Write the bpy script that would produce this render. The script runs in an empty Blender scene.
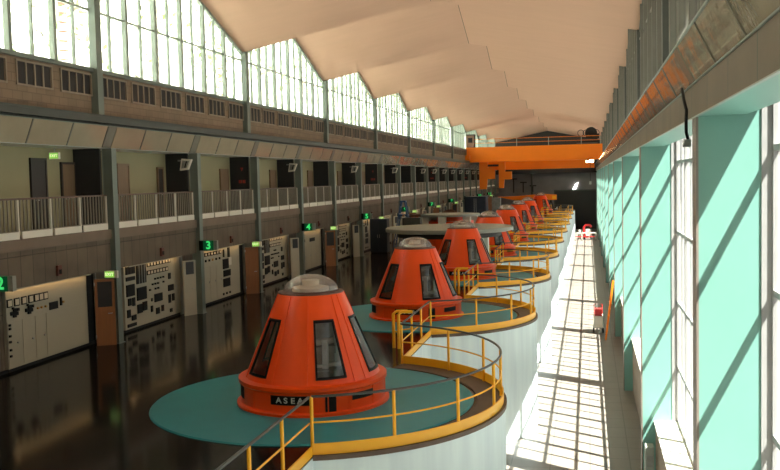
import bpy, bmesh, math, random
from math import sin, cos, pi, radians, sqrt, atan2
from mathutils import Vector, Matrix
random.seed(7)
C = bpy.context.scene.collection

# ------------------------------------------------------------------ materials
def mat(name, col, rough=.5, metal=0., scale=None, amt=.15, bump=0., stretch=None, spec=.5, coat=0., emit=None, estr=0., detail=4):
    m = bpy.data.materials.new(name); m.use_nodes = True
    nt = m.node_tree; N = nt.nodes; L = nt.links
    b = N['Principled BSDF']
    b.inputs['Base Color'].default_value = (*col, 1); b.inputs['Roughness'].default_value = rough
    b.inputs['Metallic'].default_value = metal; b.inputs['Specular IOR Level'].default_value = spec
    b.inputs['Coat Weight'].default_value = coat
    if emit:
        b.inputs['Emission Color'].default_value = (*emit, 1); b.inputs['Emission Strength'].default_value = estr
    if scale:
        tc = N.new('ShaderNodeTexCoord'); mp = N.new('ShaderNodeMapping')
        mp.inputs['Scale'].default_value = stretch or (1, 1, 1)
        nz = N.new('ShaderNodeTexNoise'); nz.inputs['Scale'].default_value = scale; nz.inputs['Detail'].default_value = detail
        L.new(tc.outputs['Object'], mp.inputs['Vector']); L.new(mp.outputs['Vector'], nz.inputs['Vector'])
        mx = N.new('ShaderNodeMix'); mx.data_type = 'RGBA'
        mx.inputs[6].default_value = (*[max(0, c * (1 - amt)) for c in col], 1)
        mx.inputs[7].default_value = (*[min(1, c * (1 + amt)) for c in col], 1)
        L.new(nz.outputs['Fac'], mx.inputs[0]); L.new(mx.outputs[2], b.inputs['Base Color'])
        if bump:
            bp = N.new('ShaderNodeBump'); bp.inputs['Strength'].default_value = bump; bp.inputs['Distance'].default_value = .02
            L.new(nz.outputs['Fac'], bp.inputs['Height']); L.new(bp.outputs['Normal'], b.inputs['Normal'])
    return m

def tiled(name, c1, c2, mortar, bw, bh, msize, rough, rot=(0, 0, 0), off=0., spec=.5, amt=0., axes='xy', bump=0.):
    """brick pattern on two object axes"""
    m = bpy.data.materials.new(name); m.use_nodes = True
    nt = m.node_tree; N = nt.nodes; L = nt.links; b = N['Principled BSDF']
    tc = N.new('ShaderNodeTexCoord'); sp = N.new('ShaderNodeSeparateXYZ'); cb = N.new('ShaderNodeCombineXYZ')
    L.new(tc.outputs['Object'], sp.inputs[0])
    L.new(sp.outputs['XYZ'.index(axes[0].upper())], cb.inputs[0]); L.new(sp.outputs['XYZ'.index(axes[1].upper())], cb.inputs[1])
    bk = N.new('ShaderNodeTexBrick'); bk.offset = off
    bk.inputs['Color1'].default_value = (*c1, 1); bk.inputs['Color2'].default_value = (*c2, 1); bk.inputs['Mortar'].default_value = (*mortar, 1)
    bk.inputs['Scale'].default_value = 1; bk.inputs['Mortar Size'].default_value = msize
    bk.inputs['Brick Width'].default_value = bw; bk.inputs['Row Height'].default_value = bh
    L.new(cb.outputs[0], bk.inputs['Vector'])
    nz = N.new('ShaderNodeTexNoise'); nz.inputs['Scale'].default_value = 1.3; nz.inputs['Detail'].default_value = 6
    L.new(tc.outputs['Object'], nz.inputs['Vector'])
    mx = N.new('ShaderNodeMix'); mx.data_type = 'RGBA'; mx.blend_type = 'MULTIPLY'; mx.inputs[0].default_value = 1
    rp = N.new('ShaderNodeMapRange'); rp.inputs[3].default_value = 1 - amt; rp.inputs[4].default_value = 1 + amt
    L.new(nz.outputs['Fac'], rp.inputs[0])
    L.new(bk.outputs['Color'], mx.inputs[6]); L.new(rp.outputs[0], mx.inputs[7])
    L.new(mx.outputs[2], b.inputs['Base Color'])
    b.inputs['Roughness'].default_value = rough; b.inputs['Specular IOR Level'].default_value = spec
    if bump:
        bp = N.new('ShaderNodeBump'); bp.inputs['Strength'].default_value = bump; bp.inputs['Distance'].default_value = .02
        bp.invert = True
        L.new(bk.outputs['Fac'], bp.inputs['Height']); L.new(bp.outputs['Normal'], b.inputs['Normal'])
    return m

def glass(name, tint=(1, 1, 1), refl=.08, rough=.03, haze=0., hazecol=(.9, .9, .9)):
    m = bpy.data.materials.new(name); m.use_nodes = True
    nt = m.node_tree; N = nt.nodes; L = nt.links; N.clear()
    out = N.new('ShaderNodeOutputMaterial'); tr = N.new('ShaderNodeBsdfTransparent'); gl = N.new('ShaderNodeBsdfGlossy')
    tr.inputs[0].default_value = (*tint, 1); gl.inputs['Roughness'].default_value = rough
    lw = N.new('ShaderNodeLayerWeight'); lw.inputs[0].default_value = .25
    ma = N.new('ShaderNodeMapRange'); ma.inputs[3].default_value = refl; ma.inputs[4].default_value = min(1, refl + .45)
    L.new(lw.outputs['Fresnel'], ma.inputs[0])
    mx = N.new('ShaderNodeMixShader'); L.new(ma.outputs[0], mx.inputs[0]); L.new(tr.outputs[0], mx.inputs[1]); L.new(gl.outputs[0], mx.inputs[2])
    last = mx
    if haze:
        df = N.new('ShaderNodeBsdfDiffuse'); df.inputs[0].default_value = (*hazecol, 1)
        m2 = N.new('ShaderNodeMixShader'); m2.inputs[0].default_value = haze
        L.new(mx.outputs[0], m2.inputs[1]); L.new(df.outputs[0], m2.inputs[2]); last = m2
    L.new(last.outputs[0], out.inputs[0])
    return m

M_ = {}
M_['floor'] = tiled('dark_floor_tiles', (.014, .012, .010), (.011, .0095, .008), (.006, .0055, .005), .25, .25, .008, .11, spec=.08, amt=.35, bump=.03)
M_['aisle'] = tiled('aisle_floor', (.23, .21, .185), (.215, .195, .17), (.15, .135, .12), 1.2, 1.2, .02, .42, amt=.12)
M_['teal'] = mat('turquoise_paint', (.025, .28, .35), .4, scale=1.2, amt=.12, spec=.22)
M_['drum'] = mat('pale_blue_concrete', (.70, .85, .95), .6, scale=1.2, amt=.2, stretch=(3, 3, .25), detail=7)
M_['lip'] = mat('brown_kerb', (.10, .065, .045), .55, scale=3, amt=.3)
M_['yellow'] = mat('yellow_paint', (.97, .47, .012), .4, scale=2, amt=.1)
M_['railtop'] = mat('dark_handrail', (.05, .05, .05), .35)
M_['orange'] = mat('orange_paint', (.88, .080, .003), .30, scale=1.5, amt=.08, spec=.4)
M_['black'] = mat('black_plastic', (.006, .006, .006), .5, spec=.2)
M_['dkglass'] = glass('smoked_glass', (.75, .78, .78), .10, .05)
M_['dome'] = glass('clear_dome', (.86, .82, .80), .10, .08, haze=.22, hazecol=(.75, .72, .7))
M_['winframe'] = mat('window_frame_grey', (.30, .30, .30), .5, scale=3, amt=.1)
M_['cover'] = mat('grey_glossy_cover', (.20, .20, .165), .2, scale=2, amt=.1, spec=.8)
M_['edge'] = mat('brown_grey_edge', (.20, .165, .14), .5, scale=2, amt=.2)
M_['dkring'] = mat('dark_dome_ring', (.10, .035, .02), .5)
M_['exciter'] = mat('exciter_grey', (.60, .62, .60), .4, .1, scale=6, amt=.3)
M_['steel'] = mat('grey_steel', (.42, .43, .42), .35, .6, scale=4, amt=.2)
M_['machine'] = mat('machine_grey', (.24, .255, .24), .45, .2, scale=6, amt=.4)
M_['letter'] = mat('plate_lettering', (.55, .55, .52), .5)
M_['ceiling'] = mat('peach_ceiling', (.65, .41, .29), .7, scale=1.2, amt=.05, stretch=(.3, 3, 1))
M_['tan'] = tiled('tan_brick', (.235, .17, .11), (.20, .145, .095), (.15, .11, .075), .45, .24, .012, .8, axes='yz', off=.5, amt=.2)
M_['spandrel'] = tiled('board_concrete', (.162, .130, .092), (.14, .112, .08), (.085, .068, .05), .55, 1.6, .015, .85, axes='yz', amt=.35, bump=.3)
M_['slab'] = mat('slab_edge', (.20, .155, .115), .8, scale=2, amt=.2)
M_['greywall'] = mat('end_concrete', (.20, .19, .195), .85, scale=.8, amt=.25)
M_['cream_wall'] = mat('cream_wall', (.31, .285, .165), .8, scale=1.5, amt=.05)
M_['col'] = mat('grey_green_steel', (.15, .19, .165), .45, scale=2, amt=.15)
M_['dkgreen'] = mat('dark_green_steel', (.055, .065, .055), .5, scale=2, amt=.2)
M_['blackpanel'] = mat('black_panel', (.022, .024, .025), .5)
M_['cream'] = mat('cream_metal', (.43, .41, .31), .45, scale=1.5, amt=.04)
M_['orangewood'] = mat('orange_timber', (.26, .11, .04), .45, scale=3, amt=.2, stretch=(6, 6, .5))
M_['brownwood'] = mat('brown_timber', (.21, .135, .075), .5, scale=3, amt=.2, stretch=(6, 6, .5))
M_['dkdoor'] = mat('dark_door', (.035, .028, .024), .5)
M_['mint'] = mat('mint_paint', (.16, .345, .30), .42, scale=1.5, amt=.03)
M_['lintel'] = tiled('tan_lintel', (.145, .115, .08), (.135, .105, .072), (.06, .08, .06), 1.62, 4, .018, .75, axes='yz', amt=.25)
M_['pale'] = mat('pale_frame', (.62, .64, .58), .4, scale=2, amt=.1)
M_['mullion'] = mat('grey_mullion', (.30, .33, .30), .4, scale=3, amt=.15)
M_['pane'] = glass('window_glass', (.97, .99, .98), .04, .02)
M_['reflector'] = mat('glossy_diffuser_sheet', (.38, .33, .235), .09, scale=1.4, amt=.15, bump=.8, spec=1.0, coat=.6)
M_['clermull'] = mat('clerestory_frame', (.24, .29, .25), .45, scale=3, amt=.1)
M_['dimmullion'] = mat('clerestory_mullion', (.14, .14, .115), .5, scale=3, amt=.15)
M_['ventdark'] = mat('vent_dark', (.018, .015, .013), .7)
M_['ventframe'] = mat('vent_frame', (.27, .22, .16), .6)
M_['white'] = mat('white_paint', (.72, .71, .62), .45)
M_['rail_brown'] = mat('brown_rail', (.11, .06, .04), .4)
M_['baluster'] = mat('grey_baluster', (.24, .22, .17), .5)
M_['warm'] = mat('warm_tube', (1, .8, .5), .5, emit=(1, .60, .28), estr=9)
M_['exit'] = mat('exit_face', (.1, .3, .05), .5, emit=(.42, .85, .12), estr=.55)
M_['exittext'] = mat('exit_text', (.8, .9, .6), .5, emit=(.9, 1, .6), estr=1.0)
M_['numface'] = mat('number_face', (.005, .05, .02), .5, emit=(.0, .22, .06), estr=.15)
M_['numtext'] = mat('number_text', (.1, .8, .3), .5, emit=(.05, 1, .22), estr=.5)
M_['redlight'] = mat('red_mark', (.30, .03, .02), .5, emit=(1, .1, .05), estr=.02)
M_['brownbox'] = mat('brown_box', (.13, .035, .02), .5)
M_['crane'] = mat('crane_orange', (.90, .215, .001), .4, scale=.6, amt=.1)
M_['craneblack'] = mat('crane_black', (.02, .018, .016), .6)
M_['glow'] = mat('crane_glow', (1, .8, .5), .5, emit=(1, .72, .38), estr=14)
M_['whiteglow'] = mat('white_glow', (1, 1, 1), .5, emit=(1, .97, .9), estr=5)
M_['tank'] = mat('navy_blue_paint', (.018, .032, .055), .45)
M_['blue'] = mat('blue_paint', (.035, .10, .24), .45)
M_['grey'] = mat('light_grey_paint', (.27, .30, .26), .5, scale=2, amt=.1)
M_['red'] = mat('red_paint', (.62, .03, .03), .4)
M_['brown'] = mat('rust_brown', (.16, .08, .045), .6)
M_['meterface'] = mat('meter_face', (.62, .57, .44), .4)
M_['brass'] = mat('brass_knob', (.5, .3, .1), .35, .7)
M_['ground'] = mat('pale_gravel', (.10, .10, .095), .9, scale=.5, amt=.25)

def hill_mat():
    m = bpy.data.materials.new('rocky_hillside'); m.use_nodes = True
    nt = m.node_tree; N = nt.nodes; L = nt.links; b = N['Principled BSDF']; b.inputs['Roughness'].default_value = .95
    tc = N.new('ShaderNodeTexCoord'); n1 = N.new('ShaderNodeTexNoise'); n1.inputs['Scale'].default_value = 1.1; n1.inputs['Detail'].default_value = 8
    cr = N.new('ShaderNodeValToRGB'); e = cr.color_ramp.elements
    e[0].position = .36; e[0].color = (.14, .18, .10, 1); e[1].position = .52; e[1].color = (.70, .72, .68, 1)
    x = e.new(.44); x.color = (.40, .45, .32, 1)
    L.new(tc.outputs['Object'], n1.inputs['Vector']); L.new(n1.outputs['Fac'], cr.inputs[0]); L.new(cr.outputs[0], b.inputs['Base Color'])
    return m
M_['hill'] = hill_mat()
M_['leaf'] = mat('shrub_leaves', (.22, .30, .12), .7, scale=4, amt=.4)

# ------------------------------------------------------------------ mesh builder
class MB:
    def __init__(s): s.v = []; s.f = []
    def box(s, x0, x1, y0, y1, z0, z1):
        n = len(s.v)
        s.v += [(x0, y0, z0), (x1, y0, z0), (x1, y1, z0), (x0, y1, z0), (x0, y0, z1), (x1, y0, z1), (x1, y1, z1), (x0, y1, z1)]
        s.f += [tuple(n + i for i in q) for q in ((3, 2, 1, 0), (4, 5, 6, 7), (0, 1, 5, 4), (1, 2, 6, 5), (2, 3, 7, 6), (3, 0, 4, 7))]
        return s
    def bar(s, a, b, w, h, up=(0, 0, 1)):
        a = Vector(a); b = Vector(b); d = (b - a).normalized(); up = Vector(up)
        if abs(d.dot(up)) > .99: up = Vector((0, 1, 0))
        r = d.cross(up).normalized() * w / 2; u = r.cross(d).normalized() * h / 2
        n = len(s.v)
        for p in (a, b): s.v += [tuple(p - r - u), tuple(p + r - u), tuple(p + r + u), tuple(p - r + u)]
        s.f += [tuple(n + i for i in q) for q in ((3, 2, 1, 0), (4, 5, 6, 7), (0, 1, 5, 4), (1, 2, 6, 5), (2, 3, 7, 6), (3, 0, 4, 7))]
        return s
    def tube(s, pts, r, seg=8, cap=True):
        pts = [Vector(p) for p in pts]; n0 = len(s.v); prev = None
        for i, p in enumerate(pts):
            d = (pts[min(i + 1, len(pts) - 1)] - pts[max(i - 1, 0)]).normalized()
            a = Vector((0, 0, 1)) if abs(d.z) < .9 else Vector((1, 0, 0))
            if prev is not None: a = prev
            x = d.cross(a).normalized(); y = x.cross(d).normalized(); prev = y
            for k in range(seg):
                t = 2 * pi * k / seg; s.v.append(tuple(p + x * (r * cos(t)) + y * (r * sin(t))))
        for i in range(len(pts) - 1):
            for k in range(seg):
                a = n0 + i * seg + k; b = n0 + i * seg + (k + 1) % seg
                s.f.append((a, b, b + seg, a + seg))
        if cap:
            s.f.append(tuple(n0 + k for k in range(seg))[::-1]); s.f.append(tuple(n0 + (len(pts) - 1) * seg + k for k in range(seg)))
        return s
    def lathe(s, prof, c=(0, 0, 0), seg=32, a0=0., a1=2 * pi):
        n0 = len(s.v); full = abs(a1 - a0 - 2 * pi) < 1e-6; ns = seg if full else seg + 1
        for r, z in prof:
            for k in range(ns):
                t = a0 + (a1 - a0) * k / seg; s.v.append((c[0] + r * cos(t), c[1] + r * sin(t), c[2] + z))
        for i in range(len(prof) - 1):
            for k in range(seg):
                k2 = (k + 1) % ns if full else k + 1
                a = n0 + i * ns; s.f.append((a + k, a + k2, a + ns + k2, a + ns + k))
        return s
    def poly(s, pts, d):
        """closed prism: polygon pts moved by vector d"""
        n = len(s.v); k = len(pts); d = Vector(d)
        s.v += [tuple(p) for p in pts] + [tuple(Vector(p) + d) for p in pts]
        s.f.append(tuple(range(n, n + k))[::-1]); s.f.append(tuple(range(n + k, n + 2 * k)))
        for i in range(k): s.f.append((n + i, n + (i + 1) % k, n + k + (i + 1) % k, n + k + i))
        return s
    def quad(s, a, b, c, d):
        n = len(s.v); s.v += [tuple(a), tuple(b), tuple(c), tuple(d)]; s.f.append((n, n + 1, n + 2, n + 3)); return s
    def build(s, name, m, parent=None, smooth=None, bevel=0, recalc=True):
        me = bpy.data.meshes.new(name); me.from_pydata(s.v, [], s.f)
        bm = bmesh.new(); bm.from_mesh(me)
        bmesh.ops.remove_doubles(bm, verts=bm.verts, dist=1e-5)
        if recalc: bmesh.ops.recalc_face_normals(bm, faces=bm.faces)
        if bevel: bmesh.ops.bevel(bm, geom=list(bm.edges), offset=bevel, segments=2, affect='EDGES', profile=.5)
        bm.to_mesh(me); bm.free()
        me.materials.append(M_[m])
        if smooth:
            for p in me.polygons: p.use_smooth = True
            me.set_sharp_from_angle(angle=radians(smooth))
        o = bpy.data.objects.new(name, me); C.objects.link(o)
        if parent: o.parent = parent
        return o

def rot_mb(s, ang, piv):
    c, n = cos(ang), sin(ang)
    s.v = [(piv[0] + (x - piv[0]) * c - (y - piv[1]) * n, piv[1] + (x - piv[0]) * n + (y - piv[1]) * c, z) for x, y, z in s.v]
    return s

def tag(o, label, cat, group=None, kind=None):
    o['label'] = label; o['category'] = cat
    if group: o['group'] = group
    if kind: o['kind'] = kind
    return o
def thing(name, label, cat, loc=(0, 0, 0), rz=0., group=None):
    o = bpy.data.objects.new(name, None); C.objects.link(o); o.location = loc; o.rotation_euler = (0, 0, rz)
    o.empty_display_size = .2
    return tag(o, label, cat, group)
def struct(o, label, cat):
    return tag(o, label, cat, None, 'structure')
def dup(root, loc=None, label=None, rz=None):
    def cp(o, par):
        c = o.copy(); C.objects.link(c)
        if par: c.parent = par
        for ch in kids.get(o.name, []): cp(ch, c)
        return c
    kids = {}
    for o in root.children_recursive: kids.setdefault(o.parent.name, []).append(o)
    r = cp(root, None)
    if loc is not None: r.location = loc
    if rz is not None: r.rotation_euler = (0, 0, rz)
    if label: r['label'] = label
    return r
def text_mesh(txt, size, m, parent, mtx, depth=.004, name='lettering', bold=.0, xs=1.):
    cu = bpy.data.curves.new('txt', 'FONT'); cu.body = txt; cu.size = size; cu.align_x = 'CENTER'; cu.align_y = 'CENTER'
    cu.extrude = depth; cu.offset = bold; cu.space_character = 1.08
    to = bpy.data.objects.new('txt', cu); C.objects.link(to); bpy.context.view_layer.update()
    me = bpy.data.meshes.new_from_object(to.evaluated_get(bpy.context.evaluated_depsgraph_get()))
    bpy.data.objects.remove(to); bpy.data.curves.remove(cu)
    me.transform(Matrix.Diagonal((xs, 1, 1, 1))); me.transform(mtx); me.materials.clear(); me.materials.append(M_[m])
    me.name = name
    o = bpy.data.objects.new(name, me); C.objects.link(o); o.parent = parent
    return o
ORD = ['first', 'second', 'third', 'fourth', 'fifth', 'sixth', 'seventh', 'eighth', 'ninth', 'tenth', 'eleventh', 'twelfth', 'thirteenth',
       'fourteenth', 'fifteenth', 'sixteenth', 'seventeenth', 'eighteenth', 'nineteenth', 'twentieth', 'twenty-first', 'twenty-second', 'twenty-third', 'twenty-fourth', 'twenty-fifth', 'twenty-sixth']
def ordw(n): return ORD[n] if n < len(ORD) else 'far'

# ------------------------------------------------------------------ dimensions (metres)
BAY = 12.85
Y_BACK, Y_END = -12.3, 154.75
XW = -15.2            # left wall plane
XR = 2.18             # right window plane
XI = 1.39             # inner edge of the right fins
XE = -4.93            # straight edge of the generator floor
Z_LOW = -3.875        # floor of the sunlit aisle
GX, GY0 = -6.195, 19.73
R_DISC, R_DRUM = 3.67, 4.37
HALF = radians(73.2)
COL = [26.25 + BAY / 2 * j for j in range(-6, 20)]           # gallery columns, COL[6] = 26.25
VAL = [26.25 + BAY * i for i in range(-3, 11)]               # roof valleys (upper columns)
FIN = [12.4 + BAY * k for k in range(-1, 12)]
GEN = [GY0 + BAY * k for k in range(-1, 10)]                 # pit centres
XRID = (XW + XR) / 2
Z_EAVE, Z_PEAK, Z_RISE = 10.9, 13.06, 1.75

# ------------------------------------------------------------------ generator floor, drums, aisle
def arc_pts(cy, r, n=36, half=HALF):
    return [(GX + r * cos(-half + 2 * half * k / n), cy + r * sin(-half + 2 * half * k / n)) for k in range(n + 1)]
b = MB()
edge = [(XE, Y_BACK)]
for cy in GEN: edge += arc_pts(cy, R_DRUM)
edge.append((XE, Y_END))
for k in range(len(edge) - 1):
    (x0, y0), (x1, y1) = edge[k], edge[k + 1]
    b.quad((-15.6, y0, 0), (x0, y0, 0), (x1, y1, 0), (-15.6, y1, 0))
struct(b.build('floor', 'floor', recalc=False), 'dark glossy tiled generator hall floor', 'floor')
b = MB().box(XE - .3, XE, Y_BACK, Y_END, Z_LOW, -.02)
struct(b.build('wall_aisle', 'drum'), 'pale blue retaining wall between the rounded pit drums along the aisle', 'wall')
for k, cy in enumerate(GEN):
    if k == 0 or k == len(GEN) - 1: w = 'beside the camera' if k == 0 else 'at the far end of the row'
    else: w = 'under the %s railing curve from the camera' % ordw(k - 1)
    b = MB().lathe([(R_DRUM, Z_LOW), (R_DRUM, -.06)], (GX, cy, 0), 40, -HALF, HALF)
    struct(b.build('wall_drum', 'drum', smooth=40, recalc=False), 'pale blue rounded concrete drum wall ' + w, 'wall')
    b = MB().lathe([(R_DRUM - .1, -.06), (R_DRUM + .035, -.06), (R_DRUM + .035, .03), (R_DRUM - .62, .03), (R_DRUM - .62, 0)], (GX, cy, 0), 40, -HALF, HALF)
    struct(b.build('trim_kerb', 'lip', smooth=30), 'brown kerb on top of the rounded drum ' + w, 'trim')
b = MB().box(-6, XR + .3, Y_BACK, Y_END, Z_LOW - .2, Z_LOW)
struct(b.build('floor_aisle', 'aisle'), 'beige floor of the sunlit lower aisle', 'floor')

# turquoise discs
for k, cy in enumerate(GEN[1:10]):
    b = MB().lathe([(0, .03), (R_DISC - .03, .03), (R_DISC, .0)], (0, 0, 0), 72)
    o = b.build('floor_disc', 'teal', smooth=30); o.location = (GX, cy, 0.004)
    o['group'] = 'turquoise discs under the generators'
    tag(o, ['turquoise painted floor disc under the nearest orange cone', 'turquoise floor disc under the second orange cone from the camera', 'turquoise floor disc under the third orange cone from the camera',
            'turquoise floor disc under the fourth cone, beyond the wide grey cover plate', 'turquoise floor disc under the fifth cone from the camera', 'turquoise floor disc under the sixth cone from the camera',
            'turquoise floor disc under the seventh cone from the camera', 'turquoise floor disc without a cone, before the farthest cone', 'turquoise floor disc under the farthest orange cone'][k], 'floor disc')

# ------------------------------------------------------------------ railings
def arc3(cy, r, z, a0, a1, n): return [(GX + r * cos(a0 + (a1 - a0) * k / n), cy + r * sin(a0 + (a1 - a0) * k / n), z) for k in range(n + 1)]
R_RAIL = R_DRUM - .03
def arc_rail():
    t = thing('curved_railing', 'x', 'railing', (0, 0, 0), 0, 'curved yellow railings around the pits')
    b = MB()
    for s_ in (0,):
        pa = arc3(0, R_RAIL, .03, -HALF, HALF, 48); pb = arc3(0, R_RAIL - .025, .03, -HALF, HALF, 48)
        for i in range(48):
            for (P, Q, zz) in ((pa, pb, None),):
                a, c = P[i], P[i + 1]; d, e = Q[i], Q[i + 1]
                up = .24
                b.quad(a, c, (c[0], c[1], up), (a[0], a[1], up)); b.quad(e, d, (d[0], d[1], up), (e[0], e[1], up))
                b.quad((a[0], a[1], up), (c[0], c[1], up), (e[0], e[1], up), (d[0], d[1], up))
    b.build('toe_board', 'yellow', t, smooth=30)
    MB().tube(arc3(0, R_RAIL - .05, 1.1, -HALF, HALF, 48), .026, 8).build('top_rail', 'railtop', t, smooth=50)
    MB().tube(arc3(0, R_RAIL - .05, .62, -HALF, HALF, 48), .018, 6).build('mid_rail', 'yellow', t, smooth=50)
    for i in range(8):
        a = -HALF + 2 * HALF * i / 7; x, y = GX + (R_RAIL - .05) * cos(a), (R_RAIL - .05) * sin(a)
        MB().tube([(x, y, .02), (x, y, 1.09)], .034, 8).build('post', 'yellow', t, smooth=50)
    return t
def straight_rail(L):
    t = thing('straight_railing', 'x', 'railing', (0, 0, 0), 0, 'straight yellow railings between the pits')
    MB().box(XE - .03, XE, 0.02, L - .02, .02, .2).build('toe_board', 'yellow', t)
    MB().tube([(XE - .05, 0, 1.1), (XE - .05, L, 1.1)], .026, 8).build('top_rail', 'railtop', t, smooth=50)
    MB().tube([(XE - .05, 0, .62), (XE - .05, L, .62)], .018, 6).build('mid_rail', 'yellow', t, smooth=50)
    for y in (L / 3, L * 2 / 3):
        MB().tube([(XE - .05, y, .0), (XE - .05, y, 1.09)], .034, 8).build('post', 'yellow', t, smooth=50)
    return t
def gate():
    t = thing('ladder_gate', 'x', 'gate', (0, 0, 0), 0, 'yellow gate posts at the heads of the ladders')
    for x, y in ((-.36, 0), (-.18, -.12)):
        MB().tube([(x, y, 0), (x, y, 1.02), (x + .1, y + .02, 1.1), (x + .42, y + .06, 1.1)], .05, 8).build('post', 'yellow', t, smooth=50)
    MB().tube([(-.18, -.12, .55), (.28, .0, .6)], .02, 6).build('mid_rail', 'yellow', t, smooth=50)
    MB().tube([(-.36, 0, .5), (-.18, -.12, .5)], .025, 6).build('mid_rail', 'yellow', t, smooth=50)
    return t
ar = arc_rail(); GAPL = BAY - 2 * R_DRUM * sin(HALF); sr = straight_rail(GAPL); gt = gate()
names_arc = ['around the nearest drum, in front of the nearest cone'] + ['around the %s drum from the camera' % ordw(i) for i in range(1, 8)] + ['around the farthest drum']
for k, cy in enumerate(GEN[1:10]):
    o = ar if k == 0 else dup(ar)
    o.location = (0, cy, 0); o['label'] = 'curved yellow railing with dark handrail ' + names_arc[k]
    o = sr if k == 0 else dup(sr)
    o.location = (0, cy + R_DRUM * sin(HALF), 0)
    o['label'] = 'straight yellow railing just beyond the curved railing of the %s drum' % (['nearest'] + ORD[1:8] + ['farthest'])[k]
    o = gt if k == 0 else dup(gt)
    o.location = (-5.33, cy + 6.5, 0); o['label'] = 'stout yellow gate posts behind the %s drum from the camera' % ordw(k)
t = dup(sr, (0, GEN[1] - R_DRUM * sin(HALF) - GAPL, 0), 'straight yellow railing nearest the camera, before the first curve')

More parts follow.
